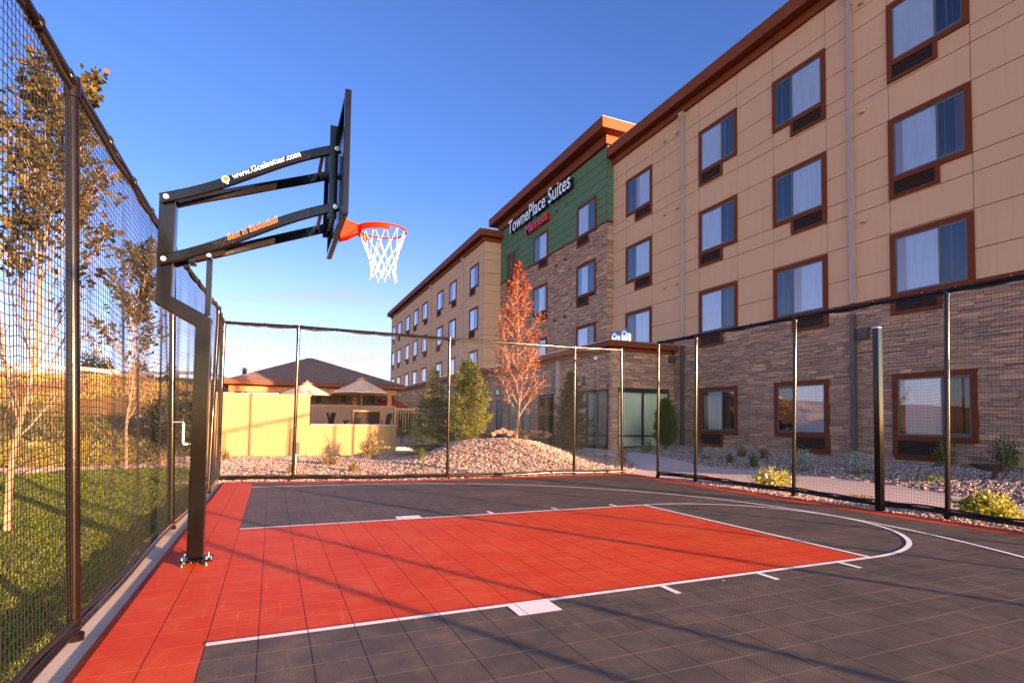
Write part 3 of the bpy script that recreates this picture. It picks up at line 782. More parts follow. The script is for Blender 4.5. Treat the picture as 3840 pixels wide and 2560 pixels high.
# windows: y0<y1 frame extents, top z, height, ac on which side
WW, WH, ACH, ACW = 1.955, 1.69, .42, 1.20
def win_cols(): 
    L = []
    for y0, mir in ((4.05, 1), (7.875, 0), (11.42, 1), (16.36, 0)):
        for zt in (12.27, 9.19, 6.16): L.append((XA, y0, zt, mir))
    for y0, mir in ((4.05, 1), (7.875, 0), (11.42, 1)): L.append((XA, y0, 2.55, mir))
    for y0, mir in ((.4, 0),):
        for zt in (12.27, 9.19, 6.16, 2.55): L.append((XA, y0, zt, mir))
    for y0, mir in ((20.44, 1), (25.90, 0)):
        for zt in (12.33, 9.23, 6.10): L.append((XB, y0, zt, mir))
    for y0, mir in ((34.58, 1), (40.0, 0), (43.82, 1), (49.32, 0), (53.05, 1), (57.05, 0), (61.2, 1), (64.85, 0)):
        for zt in (12.41, 9.33, 6.24): L.append((XC, y0, zt, mir))
    return L
WIN = win_cols()
# prototype windows (mirrored pair); local: y from 0..WW, z from -WH..0, face at x=0 pointing -X
def proto(mir):
    """mir=1: big pane and vent at the high-y (photo left) side"""
    def fy(y): return (WW-y) if mir == 0 else y
    def bx_(m, x0, x1, y0, y1, z0, z1): a, b = sorted((fy(y0), fy(y1))); m.box(x0, x1, a, b, z0, z1)
    # y measured so that vent side is at high y when mir=1
    T = .125; big0 = WW-ACW   # big pane from big0..WW
    m = MB()
    bx_(m, -.055, .02, 0, WW, -T, 0); bx_(m, -.055, .02, 0, T, -WH, -T); bx_(m, -.055, .02, WW-T, WW, -WH-ACH, -T)
    bx_(m, -.055, .02, T, WW-T, -WH, -WH+T)
    bx_(m, -.055, .02, big0-.05, big0+.05, -WH-ACH, -WH); bx_(m, -.055, .02, big0+.05, WW-T, -WH-ACH, -WH-ACH+.085)
    w = m.build('window', M['brown_trim'], hotel)
    s = .045; a, b = T, WW-T; zt, zb = -T, -WH+T
    m = MB(); bx_(m, -.035, .01, a, b, zt-s, zt); bx_(m, -.035, .01, a, b, zb, zb+s); bx_(m, -.035, .01, a, a+s, zb+s, zt-s); bx_(m, -.035, .01, b-s, b, zb+s, zt-s)
    mid = a+(b-a)*.36; bx_(m, -.040, .01, mid-.03, mid+.03, zb+s, zt-s)
    bx_(m, -.038, .01, a+s, mid-.03, zt-s-.035, zt-s); bx_(m, -.038, .01, a+s, mid-.03, zb+s, zb+s+.035)
    bx_(m, -.0005, .005, a+.002, b-.002, zb+.002, zt-.002); m.m[-6:] = [1]*6
    P = [('sash', m, [M['sash'], M['void']])]
    m = MB(); y0, y1 = sorted((fy(mid+.03), fy(b-s))); m.add([(-.028, y0, zb+s), (-.028, y1, zb+s), (-.028, y1, zt-s), (-.028, y0, zt-s)], [(3, 2, 1, 0)]); P.append(('pane', m, M['glass']))
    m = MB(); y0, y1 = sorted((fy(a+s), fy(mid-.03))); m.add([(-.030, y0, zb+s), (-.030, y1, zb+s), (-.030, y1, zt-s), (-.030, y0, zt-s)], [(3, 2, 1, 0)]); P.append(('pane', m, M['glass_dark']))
    def curtain(y0, y1, nf, amp, mat, nm, x=.0):
        y0, y1 = sorted((fy(y0), fy(y1))); n = nf*6; m = MB(); V = []
        for i in range(n+1):
            yy = y0+(y1-y0)*i/n; ph = 2*PI*nf*i/n+2.4*math.sin(i*.19)+1.1*math.sin(i*.47)
            for z_ in (zb+s*.2, zt-s*.2): V.append((x-.004+amp*math.cos(ph), yy, z_))
        m.add(V, [(2*i, 2*i+1, 2*i+3, 2*i+2) for i in range(n)], 0, True); return (nm, m, mat)
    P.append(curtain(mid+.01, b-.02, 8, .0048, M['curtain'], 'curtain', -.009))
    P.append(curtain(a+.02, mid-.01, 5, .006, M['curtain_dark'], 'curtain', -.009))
    m = MB(); bx_(m, -.030, .01, big0+.05, WW-T, -WH-ACH+.085, -WH); P.append(('vent_grille', m, M['grille']))
    kids = []
    for nm, mm, mat in P:
        o = mm.build(nm, mat, None); o.parent = w; kids.append(o)
    w.parent = hotel
    return w, kids
protos = {1: proto(1), 0: proto(0)}
used = set()
for (x, y0, zt, mir) in WIN:
    w, kids = protos[mir]
    if mir in used:
        w2 = w.copy(); C.objects.link(w2)
        for k in kids:
            c = k.copy(); C.objects.link(c); c.parent = w2
            q_ = random.random()
            if k.name.startswith('curtain') and q_ < .45:      # guests leave the drapes differently
                f_ = random.uniform(.62, .95); c.scale = (1, f_, 1)
                cen = sum(v.co.y for v in k.data.vertices)/len(k.data.vertices)
                lo_ = min(v.co.y for v in k.data.vertices); hi_ = max(v.co.y for v in k.data.vertices)
                c.location.y = (lo_*(1-f_) if q_ < .22 else hi_*(1-f_))
    else: w2 = w; used.add(mir)
    w2.parent = hotel
    w2.location = Vector((x-.022, y0, zt))-hotel.location
def wrects(x, pad=-.03):
    R = []
    for (xx, y0, zt, mir) in WIN:
        if xx != x: continue
        R.append((y0-pad, y0+WW+pad, zt-WH-pad, zt+pad))
        a, b = (y0+WW-ACW, y0+WW) if mir == 1 else (y0, y0+ACW)
        R.append((a-.02, b+.02, zt-WH-ACH+.02, zt-WH+.05))
    return R

# stucco panels: raised rectangles with joints between them
def panels(m, x, ycuts, zcuts_for, mi=0, gap=.009, prd=.03, holes=()):
    for i in range(len(ycuts)-1):
        ya, yb_ = ycuts[i], ycuts[i+1]; zc = zcuts_for(ya, yb_)
        for j in range(len(zc)-1): m.box(x-prd, x+.03, ya+gap, yb_-gap, zc[j]+gap, zc[j+1]-gap, mi)
Z_PLAIN = [4.56, 5.27, 6.20, 7.05, 7.51, 8.30, 9.20, 10.10, 10.51, 11.31, 12.20, 12.72, 13.5]
Z_WIN = [4.56, 6.20, 7.05, 9.20, 10.10, 12.20, 12.72, 13.5]
m = MB()
yc = [YNEAR, .4, 2.355, 4.05, 6.005, 7.875, 9.83, 11.42, 13.375, 14.28, 16.36, 18.315, YT-.02]
wc = [4.05, 7.875, 11.42, 16.36, .4]
panels(m, XA, yc, lambda a, b: Z_WIN if any(abs(a-w) < .01 for w in wc) else Z_PLAIN)
m.build('stucco_cladding', M['eifs'], hotel)
m = MB()
zg = [10.80]+[10.80+.445*k for k in range(1, 9)]
ygl = [YT+.35, 20.44, 22.395, 25.9, 27.855, 30.3, 32.2, YL]
ZGR = [10.80, 11.17, 11.60, 12.03, 12.46, 12.90, 13.33, 13.76, 14.45]
panels(m, XB, [YT+.0, YL], lambda a, b: ZGR, gap=.011)
for j in range(len(ZGR)-1): m.box(XB-.03, XA+.02, YT-.03, YT+.03, ZGR[j]+.011, ZGR[j+1]-.011)
m.build('green_cladding', M['green'], hotel)
m = MB()
yc2 = [YL, 34.58, 36.54, 38.2, 40.0, 41.96, 43.82, 45.78, 47.9, 49.32, 51.28, 53.05, 55.0, 57.05, 59.0, 61.2, 63.16, 64.85, 66.8, YFAR]
wc2 = [34.58, 40.0, 43.82, 49.32, 53.05, 57.05, 61.2, 64.85]
Z2P = [z*1.006+.04 for z in Z_PLAIN[:-1]]+[13.6]; Z2W = [z*1.006+.04 for z in Z_WIN[:-1]]+[13.6]
Z2P[0] = Z2W[0] = 3.9
panels(m, XC, yc2, lambda a, b: Z2W if any(abs(a-w) < .01 for w in wc2) else Z2P)
for j in range(len(Z2P)-1): m.box(XC-.03, XB+.04, YL-.03, YL+.03, Z2P[j]+.012, Z2P[j+1]-.012)
m.build('stucco_cladding', M['eifs'], hotel)

# ledge stone cladding: individual blocks
def stonework(m, plane, fixed, u0, u1, z0, z1, rects, rs, sgn=-1, lscale=1.0, front=None):
    """plane 'x': face at x=fixed facing -X, u=y ; plane 'y': face at y=fixed facing -Y, u=x"""
    z = z0; V = []; F = []
    T = np.array([(0, 1, 3, 2), (4, 6, 7, 5), (0, 4, 5, 1), (2, 3, 7, 6), (0, 2, 6, 4), (1, 5, 7, 3)])
    while z < z1-.01:
        h = rs.choice([.065, .085, .105, .13])*lscale
        if z+h > z1-.02: h = z1-z
        cuts = sorted([(a, b) for a, b, c, d in rects if c < z+h-.01 and d > z+.01]); spans = []; s = u0
        for a, b in cuts:
            if a > s: spans.append((s, min(a, u1)))
            s = max(s, b)
        if s < u1: spans.append((s, u1))
        for a, b in spans:
            if b-a < .015: continue
            u = a
            while u < b-.005:
                l = rs.uniform(.16, .60)*lscale
                if u+l > b-.08: l = b-u
                parts = [(z, h)] if (h < .08 or rs.random() > .45) else [(z, h*.5), (z+h*.5, h*.5)]
                for zz, hh in parts:
                    d = rs.uniform(.006, .060); j = .004
                    e = rs.uniform(-.004, .004, 4)
                    if plane == 'x':
                        vv = [(xx, yy+(e[0] if k2 else 0), zq) for xx in (fixed-d, fixed+.03) for k2, yy in ((0, u+j), (0, u+l-j)) for zq in (zz+j, zz+hh-j)]
                        vv[1] = (vv[1][0]+.006, vv[1][1]+e[0], vv[1][2]+e[1]); vv[3] = (vv[3][0]+rs.uniform(-.008, .008), vv[3][1], vv[3][2]+e[2]*.5); vv[0] = (vv[0][0]+e[3], vv[0][1], vv[0][2])
                    else:
                        vv = [(xx, yy, zq) for xx in (u+j, u+l-j) for yy in (fixed-d, fixed+.03) for zq in (zz+j, zz+hh-j)]
                    V.append(vv); F.append(T+8*(len(F)))
                u += l
        z += h
    m.bulk(np.array(V).reshape(-1, 3), np.concatenate(F))
rs = np.random.default_rng(11)
G0 = .05
m = MB()
stonework(m, 'x', XA, YNEAR, Y1-.02, G0, ZT-.02, wrects(XA), rs)
m.build('stone_cladding', [M['stone']], hotel)
m = MB()
stonework(m, 'x', XB, YT, YL-.04, 4.0, 10.68, wrects(XB)+[(30.3, 32.2, 10.0, 12.4)], rs)
stonework(m, 'y', YT, XB-.01, XA+.02, 4.0, 10.68, [], rs)
m.build('stone_cladding', [M['stone']], hotel)
# annex openings
AW = [(15.09, 17.60, .33, 2.44), (19.70, 21.45, .33, 2.42), (22.4, 23.3, .33, 2.38), (24.3, 25.2, .33, 2.38), (26.2, 27.1, .33, 2.38)]
SW = [(12.47, 14.86, .30, 2.44)]
m = MB()
stonework(m, 'x', XD, Y1, YE, G0, 3.92, AW, rs)
stonework(m, 'y', Y1, XD, XA, G0, 3.92, SW, rs)
stonework(m, 'x', XE, YE, 60, G0, 3.92, [], rs, lscale=1.4)
m.build('stone_cladding', [M['stone']], hotel)
# storefront windows
def storefront(plane, fixed, u0, u1, z0, z1, mulls, pane_mat, back_mat, rail=.74):
    m = MB()
    def bx3(m, u0, u1, d0, d1, z0, z1):
        if plane == 'x': m.box(fixed+d0, fixed+d1, u0, u1, z0, z1)
        else: m.box(u0, u1, fixed+d0, fixed+d1, z0, z1)
    w = .055
    bx3(m, u0, u1, -.03, .06, z1-w, z1); bx3(m, u0, u1, -.03, .06, z0, z0+w); bx3(m, u0, u0+w, -.03, .06, z0+w, z1-w); bx3(m, u1-w, u1, -.03, .06, z0+w, z1-w)
    for q in mulls: bx3(m, q-.04, q+.04, -.034, .06, z0+w, z1-w)
    if rail: bx3(m, u0+w, u1-w, -.026, .06, rail-.03, rail+.03)
    f = m.build('window', M['sash_black'], hotel)
    m = MB(); d = .012
    if plane == 'x': m.add([(fixed+d, u0+w, z0+w), (fixed+d, u1-w, z0+w), (fixed+d, u1-w, z1-w), (fixed+d, u0+w, z1-w)], [(3, 2, 1, 0)])
    else: m.add([(u0+w, fixed+d, z0+w), (u1-w, fixed+d, z0+w), (u1-w, fixed+d, z1-w), (u0+w, fixed+d, z1-w)], [(0, 1, 2, 3)])
    m.build('pane', pane_mat, f)
    m = MB(); bx3(m, u0+w, u1-w, .024, .028, z0+w, z1-w); m.build('blind', back_mat, f)
M['sash_black'] = simple('sash_black', (.022, .026, .034), .35, .1)
storefront('x', XD, 15.09, 17.60, .33, 2.44, [15.92, 16.74], M['glass_tint'], M['blind'])
storefront('x', XD, 19.70, 21.45, .33, 2.42, [20.55], m_glass('mirror_glass', (.4, .3, .2), .75), M['void'], 1.45)
for a, b in ((22.4, 23.3), (24.3, 25.2), (26.2, 27.1)): storefront('x', XD, a, b, .33, 2.38, [], M['glass_tint'], M['blind'], None)
storefront('y', Y1, 12.47, 14.86, .30, 2.44, [13.62], M['glass_tint'], M['blind'])
# dark window of the tower behind the tree
storefront('x', XB-.045, 30.3, 32.2, 10.02, 12.36, [31.3], M['glass_dark'], M['void'], None)

# brown bands and roof edges
m = MB()
m.box(XA-.06, XA+.04, YNEAR, YT-.03, ZT, ZT+.075)
tb = m; tb.box(XB-.06, XB+.02, YT-.06, YL-.04, 10.68, 10.79); tb.box(XB+.02, XA-.03, YT-.06, YT-.001, 10.68, 10.79)
m.build('trim_band', M['brown_trim'], hotel)
def roof_edge(x, y0, y1, ztop, oh, fh, zwall, ret0=None, ret1=None, name='roof_edge', depth=18.0):
    """fascia along y with overhang oh, soffit and lower band; wraps ends with the same overhang"""
    m = MB(); t_ = .05
    a, b = y0-(oh if ret0 else 0), y1+(oh if ret1 else 0)
    # roof deck with overhang
    m.box(x-oh, x+depth, a, b, ztop-fh, ztop)
    # metal drip edge
    m.box(x-oh-.025, x+depth-.1, a-.025, b+.02, ztop+.002, ztop+.035, 1)
    # step below
    o2 = oh*.28
    a2, b2 = y0-(o2 if ret0 else -.004), y1+(o2 if ret1 else 0)
    m.box(x-o2, x+depth-.2, a2, b2, zwall, ztop-fh-.001)
    return m.build(name, [M['fascia'], M['drip']], hotel)
M['drip'] = simple('drip', (.36, .26, .20), .3, .1, metal=.3)
roof_edge(XA, YNEAR, YT-.05, 14.15, .45, .40, 13.47, True, False)
roof_edge(XB, YT+.02, YL, 15.32, .70, .46, 14.40, True, True)
roof_edge(XC, YL+.03, YFAR, 14.28, .50, .42, 13.58, True, True)
roof_edge(XD, Y1+.02, YE, 4.285, .27, .20, 3.92, True, False, depth=2.9-.01)
roof_edge(XE-.0, YE+.02, 60, 4.36, .30, .22, 3.92, True, False, depth=2.5)

# downspouts
def downspout(x, y, ztop, zbot, mat, head=True, w=.12):
    m = MB(); m.box(x-.15, x-.035, y-w/2, y+w/2, zbot, ztop-.3)
    if head:
        m.add([(x-.22, y-.11, ztop), (x-.035, y-.11, ztop), (x-.035, y+.11, ztop), (x-.22, y+.11, ztop), (x-.22, y-.11, ztop-.22), (x-.035, y-.11, ztop-.22), (x-.035, y+.11, ztop-.22), (x-.22, y+.11, ztop-.22), (x-.15, y-w/2, ztop-.32), (x-.035, y-w/2, ztop-.32), (x-.035, y+w/2, ztop-.32), (x-.15, y+w/2, ztop-.32)],
              [(0, 1, 2, 3), (0, 4, 5, 1), (1, 5, 6, 2), (2, 6, 7, 3), (3, 7, 4, 0), (4, 8, 9, 5), (5, 9, 10, 6), (6, 10, 11, 7), (7, 11, 8, 4)])
    for z_ in np.arange(zbot+.8, ztop-.5, 1.9): m.box(x-.156, x-.03, y-w/2-.018, y+w/2+.018, z_, z_+.03)
    return m.build('downspout', mat, hotel)
downspout(XA, 7.05, 13.47, 4.56, M['downspout']); downspout(XA-.02, 7.05, 4.55, .15, M['downspout_dark'], False)
downspout(XA, 14.28, 13.47, 4.56, M['downspout']); downspout(XA-.02, 14.28, 4.55, .15, M['downspout_dark'], False)
for y_ in (38.2, 47.9, 64.6): downspout(XC, y_, 13.58, 3.9, M['downspout'])
m = MB(); m.box(XD-.20, XD-.05, 19.0, 19.2, .1, 3.9); m.build('downspout', M['downspout'], hotel)
# hooded vents
def hood(x, y, z, s, mat):
    m = MB(); m.add([(x-.02, y-s, z), (x-.02, y+s, z), (x-.02, y+s, z+s*1.4), (x-.02, y-s, z+s*1.4), (x-.02-s*1.1, y-s, z+s*.25), (x-.02-s*1.1, y+s, z+s*.25), (x-.02-s*.5, y+s, z+s*1.3), (x-.02-s*.5, y-s, z+s*1.3)],
               [(0, 1, 5, 4), (4, 5, 6, 7), (7, 6, 2, 3), (0, 4, 7, 3), (1, 2, 6, 5)])
    return m.build('hooded_vent', mat, hotel)
for y_ in (6.72, 14.67, 15.44):
    for z_ in (12.80, 9.74, 6.70): hood(XA-.02, y_, z_, .07, M['eifs'])
for y_ in (37.0, 38.9): 
    for z_ in (12.9, 9.8, 6.8): hood(XC-.02, y_, z_, .07, M['eifs'])
for px_, py_ in ((2128, 765), (2091, 793)): q = at(px_, py_, 0, XB); hood(XB-.02, q[1], q[2], .08, M['green'])
for px_, py_ in ((2126, 977), (2088, 1000), (2123, 1191), (2085, 1205)): q = at(px_, py_, 0, XB); hood(XB-.05, q[1], q[2], .09, M['wallbox'])
# small fixtures on the walls
m = MB(); q = at(3248, 1249, 0, XA); m.box(XA-.16, XA-.02, q[1]-.13, q[1]+.13, q[2]-.14, q[2]+.14); m.build('wall_lamp', M['wallbox'], hotel)
m = MB(); q = at(2542, 1350, 1, Y1); m.box(XA-.35, XA-.10, Y1-.16, Y1-.02, 3.62, 3.88); m.build('wall_lamp', M['wallbox'], hotel)
m = MB(); q = at(2195, 1425, 0, XD); m.box(XD-.15, XD-.045, q[1]-.05, q[1]+.05, q[2]-.22, q[2]+.16); m.build('wall_lamp', M['wallbox'], hotel)
m = MB(); q = at(2190, 1438, 0, XD); m.box(XD-.18, XD-.16, q[1]+.07, q[1]+.17, q[2]-.08, q[2]+.08); m.build('wall_box', M['white_paint'], hotel)
m = MB(); q = at(2243, 1344, 0, XD); m.sphere((XD-.12, q[1], q[2]), .085); m.tube([(XD, q[1], q[2]+.05), (XD-.12, q[1], q[2]+.02)], .03, 8); m.build('camera_dome', M['white_paint'], hotel)
m = MB(); q = at(1871, 1470, 0, XD); m.box(XD-.12, XD-.045, q[1]-.1, q[1]+.1, q[2]-.12, q[2]+.12); m.build('wall_box', M['white_paint'], hotel)

# sign on the tower
sign = thing('hotel_sign', 'raised hotel name in white letters with red brand lettering beneath, on the green tower wall', 'sign', (XB, 27, 13.4))
def wall_text(s, yleft, yright, zbase, zbase_r, height, front, side, name, shear=0, offset=.0, depth=.26, stretch=None, rows=None):
    V, F, N = text_mesh(s, 1.0, extrude=.5, offset=offset, shear=shear)
    w = V[:, 0].max()-V[:, 0].min(); V[:, 0] -= V[:, 0].min(); V[:, 0] *= (yleft-yright)/w
    cap = V[:, 1].max(); V[:, 1] *= height/cap
    W = np.stack([XB-.04-(V[:, 2]+.5)*depth, yleft-V[:, 0], zbase+V[:, 1]], -1)
    m = MB(); m.add(W, F)
    m.m = [0 if n[2] > .5 else 1 for n in N]
    return m.build(name, [front, side], sign)
L_ = at(1922, 868, 0, XB); R_ = at(2157, 690, 0, XB)
wall_text('TownePlace Suites', L_[1], R_[1], 13.56, 13.56, .86, M['sign_white'], M['sign_side'], 'lettering', offset=.012)
# serifs on the main strokes of the serif face
L2_ = at(1984, 860, 0, XB); R2_ = at(2066, 800, 0, XB)
wall_text('Marriott', L2_[1], R2_[1], 12.76, 12.76, .54, M['sign_red'], M['sign_red'], 'lettering', offset=.010, shear=.10, depth=.22)

# rooftop vents on the low roof
def gooseneck(x, y, z, r, label):
    t = thing('roof_vent', label, 'roof vent', (x, y, z)); m = MB()
    pts = [(x, y, z)]+[(x, y-r*1.1+r*1.1*math.cos(a), z+.28+r*1.1*math.sin(a)) for a in np.linspace(0, PI, 9)]+[(x, y-r*2.2, z+.01)]
    m.tube(pts, r, 16); m.build('duct', M['chrome'], t)
    m = MB(); m.disc((x, y, z), (0, 0, 1), r*1.35, .03, 16); m.build('flange', M['galv'], t); return t
for px_, lab in ((2306, 'shiny silver gooseneck vent on the low roof corner, the left one of two'), (2343, 'shiny silver gooseneck vent, the right one of two on the low roof corner')):
    q = at(px_, 1283, 2, 4.30); qq = at(px_, 1283, 0, 13.0); gooseneck(13.0, qq[1]+.0, 4.31, .135, lab)
def turbine(px_, py_, xx, label, r=.22):
    q = at(px_, py_, 0, xx); t = thing('roof_vent', label, 'roof vent', (xx, q[1], 4.3)); z0 = 4.30
    m = MB(); m.disc((xx, q[1], z0), (0, 0, 1), r*.7, .25, 14); m.build('duct', M['galv'], t)
    m = MB(); m.sphere((xx, q[1], z0+.32), r, r, r*.75); m.build('cap', M['chrome'], t)
turbine(1795, 1385, 13.0, 'round silver vent on the low roof beside the pine top')
turbine(1589, 1432, 12.9, 'small silver dome vent on the low roof behind the pale-tipped spruce', .25)
q = at(1690, 1412, 0, 12.9); t = thing('roof_vent', 'flat stacked silver exhaust fan on the low roof between the two conifers', 'roof vent', (12.9, q[1], 4.3))
m = MB(); m.disc((12.9, q[1], 4.28), (0, 0, 1), .35, .16, 16); m.disc((12.9, q[1], 4.44), (0, 0, 1), .55, .05, 16); m.build('housing', M['galv'], t)
m = MB(); m.disc((12.9, q[1], 4.55), (0, 0, 1), .50, .08, 16); m.disc((12.9, q[1], 4.49), (0, 0, 1), .30, .06, 12); m.build('cap', M['chrome'], t)
# globe lamp cluster on the annex wall
q = at(1561, 1492, 0, XE); t = thing('globe_lamp', 'cluster of white globe lamps on the stone wall left of the spruce', 'lamp', (XE-.3, q[1], q[2]))
m = MB(); m.tube([(XE-.02, q[1], q[2]+.2), (XE-.3, q[1], q[2]+.25), (XE-.3, q[1], q[2])], .02, 6); m.tube([(XE-.3, q[1]-.8, q[2]), (XE-.3, q[1]+.8, q[2])], .015, 6); m.build('bracket', M['wallbox'], t)
for k in range(5):
    m = MB(); m.sphere((XE-.3, q[1]-.8+.4*k, q[2]-.06), .17, n=10, m=8); m.build('globe', M['white_paint'], t)

# ------------------------------------------------------------------ pavilion, garden walls, patio furniture
YW = 16.742
gw = thing('garden_wall', 'yellow stucco garden wall, high at the left and stepping down to a low part', 'wall', (1.8, YW, 0))
m = MB(); m.box(-1.0, 1.80, YW, YW+.20, -.15, 1.985); m.box(1.80, 4.62, YW, YW+.20, -.15, 1.02); m.box(4.42, 4.62, YW+.20, 20.0, -.15, 1.02); m.box(-1.0, -.8, YW+.2, 22, -.15, 1.985); m.build('wall', M['yellow_wall'], gw)
m = MB(); m.box(-1.03, 1.84, YW-.035, YW+.235, 1.986, 2.035); m.box(1.841, 4.66, YW-.035, YW+.235, 1.021, 1.075); m.box(4.385, 4.66, YW+.236, 20.03, 1.021, 1.075); m.build('cap', M['wall_cap'], gw)
iw = thing('patio_wall', 'tan stucco wall behind the patio chairs', 'wall', (4, 25.5, .26))
m = MB(); m.box(2.3, 6.15, 25.5, 25.7, .2, 1.86); m.build('wall', M['tan_wall'], iw)
m = MB(); m.box(2.26, 6.19, 25.46, 25.74, 1.861, 1.93); m.build('cap', M['wall_cap'], iw)
sw = thing('stone_wall', 'sunlit pale stone wall with small dark openings under the pavilion roof', 'wall', (5, 33, .2))
m = MB(); m.box(1.0, 9.0, 33.0, 33.3, .2, 3.0); m.build('core', M['mortar'], sw)
m = MB(); stonework(m, 'y', 33.0, 1.0, 9.0, 1.7, 3.0, [], np.random.default_rng(4), lscale=1.5); m.build('stone_facing', M['stone'], sw)
m = MB()
for c6x in (870, 1067, 1288, 1350):
    q = at(780+c6x/2.1, 1150+725/2.1, 1, 32.94); m.box(q[0]-.14, q[0]+.14, 32.90, 32.95, q[2]-.22, q[2]+.22)
m.build('opening', M['void'], sw)

pav = thing('pavilion', 'open timber pavilion with brown shingled hip roof behind the yellow wall', 'pavilion', (2.7, 31, .2))
ye0, ye1, xe0, xe1, ze = 27.0, 37.0, -1.55, 6.98, 3.02
m = MB(); pk = [(2.46, 32.0, 4.76), (2.70, 32.0, 4.76)]
V = [(xe0, ye0, ze), (xe1, ye0, ze+.06), (xe1, ye1, ze+.06), (xe0, ye1, ze), pk[0], pk[1]]
m.add(V, [(0, 1, 5, 4), (1, 2, 5), (2, 3, 4, 5), (3, 0, 4)]); m.add([(x, y, z-.03) for x, y, z in V], [(4, 5, 1, 0), (5, 2, 1), (5, 4, 3, 2), (4, 0, 3)])
m.build('roof', M['shingle'], pav)
m = MB(); m.box(xe0, xe1, ye0-.04, ye0+.0, ze-.16, ze+.01); m.box(xe0-.04, xe0, ye0, ye1, ze-.16, ze+.0); m.box(xe1, xe1+.04, ye0, ye1, ze-.12, ze+.05); m.build('fascia', M['fascia'], pav)
m = MB(); m.box(xe0+.3, xe1-.3, ye0+.5, ye0+.72, ze-.48, ze-.20); m.box(xe0+.3, xe0+.5, ye0+.72, ye1-.5, ze-.48, ze-.20); m.box(xe1-.5, xe1-.3, ye0+.72, ye1-.5, ze-.48, ze-.20); m.build('beam', M['wood_orange'], pav)
for x_, y_ in ((xe0+.45, ye0+.61), (6.32, ye0+.61), (xe0+.45, ye1-.8), (xe1-.45, ye1-.8), (4.9, 30.5)):
    m = MB(); m.box(x_-.11, x_+.11, y_-.11, y_+.11, .1, ze-.482); m.build('post', M['wood_orange'], pav)
m = MB(); m.box(xe0+.4, xe1-.4, ye0+3, ye1-.5, ze-.14, ze-.10); m.build('ceiling', M['bench_wood'], pav)
q = at(917, 1380, 1, 34)
ch = thing('chimney_pipe', 'dark capped flue pipe rising behind the left slope of the pavilion roof', 'flue', (q[0], 34, 3.4))
m = MB(); q0 = at(917, 1392, 1, 36.0); m.disc((q0[0], 36, q0[2]-1.2), (0, 0, 1), .13, 1.22, 10); m.build('pipe', M['dark_furniture'], ch)
m = MB(); m.disc((q0[0], 36, q0[2]+.05), (0, 0, 1), .2, .05, 10); m.disc((q0[0], 36, q0[2]+.16), (0, 0, 1), .17, .05, 10); m.disc((q0[0], 36, q0[2]+.02), (0, 0, 1), .06, .16, 8); m.build('cap', M['dark_furniture'], ch)

def umbrella(x, y, zapex, zedge, r, mat, label, n=8, cap=True, polebot=.26):
    t = thing('patio_umbrella', label, 'umbrella', (x, y, polebot)); m = MB(); V = [(x, y, zapex)]
    rings = 4
    for k in range(1, rings+1):
        f = k/rings
        for i in range(n*2):
            a = PI*i/n+.2; rr = r*f*(1 if i % 2 == 0 else .955); sag = .035*math.sin(PI*f)*(0 if i % 2 == 0 else 1)
            V.append((x+rr*math.cos(a), y+rr*math.sin(a), zapex+(zedge-zapex)*f**.92-sag))
    N2 = n*2; F = [(0, 1+i, 1+(i+1) % N2) for i in range(N2)]
    for k in range(rings-1): F += [(1+k*N2+i, 1+(k+1)*N2+i, 1+(k+1)*N2+(i+1) % N2, 1+k*N2+(i+1) % N2) for i in range(N2)]
    m.add(V, F); 
    V2 = [V[1+(rings-1)*N2+i] for i in range(N2)]; m.add(V2+[(a, b, c-.06) for a, b, c in V2], [(i, (i+1) % N2, N2+(i+1) % N2, N2+i) for i in range(N2)])
    m.build('canopy', mat, t)
    m = MB(); m.tube([(x, y, polebot), (x, y, zapex+.02)], .024, 10); m.sphere((x, y, zapex+.06), .035, .035, .06); m.build('pole', M['wood_orange'], t)
    if cap:
        m = MB(); V = [(x, y, zapex+.05)]+[(x+r*.24*math.cos(PI*i/n*1+.2), y+r*.24*math.sin(PI*i/n+.2), zapex-.045) for i in range(2*n)]
        m.add(V, [(0, 1+i, 1+(i+1) % (2*n)) for i in range(2*n)]); m.build('vent_cap', mat, t)
    m = MB()
    for i in range(n): a = 2*PI*i/n+.2; m.tube([(x, y, zapex-.25), (x+r*.95*math.cos(a), y+r*.95*math.sin(a), zedge-.02)], .010, 4)
    m.build('rib', M['bench_wood'], t)
    return t
def c6(x, y): return 780+x/2.1, 1150+y/2.1
for (ax, ay, lx, ly, rx_, yy, mat, lab) in ((775, 598, 565, 680, 985, 23.3, 'umbrella_tan', 'tan patio umbrella at the left, partly above the high yellow wall'),
                                       (1210, 565, 975, 665, 1437, 22.6, 'umbrella_tan', 'larger tan patio umbrella over the bar table, right of the other tan one'),
                                       (1432, 707, 1285, 778, 1583, 29.5, 'umbrella_red', 'red patio umbrella beside the pavilion corner post')):
    A = at(*c6(ax, ay), 1, yy); l = at(*c6(lx, ly), 1, yy); r_ = at(*c6(rx_, ly), 1, yy); R = (r_[0]-l[0])/2
    umbrella((l[0]+r_[0])/2, yy, A[2], l[2], R*.98, M[mat], lab)

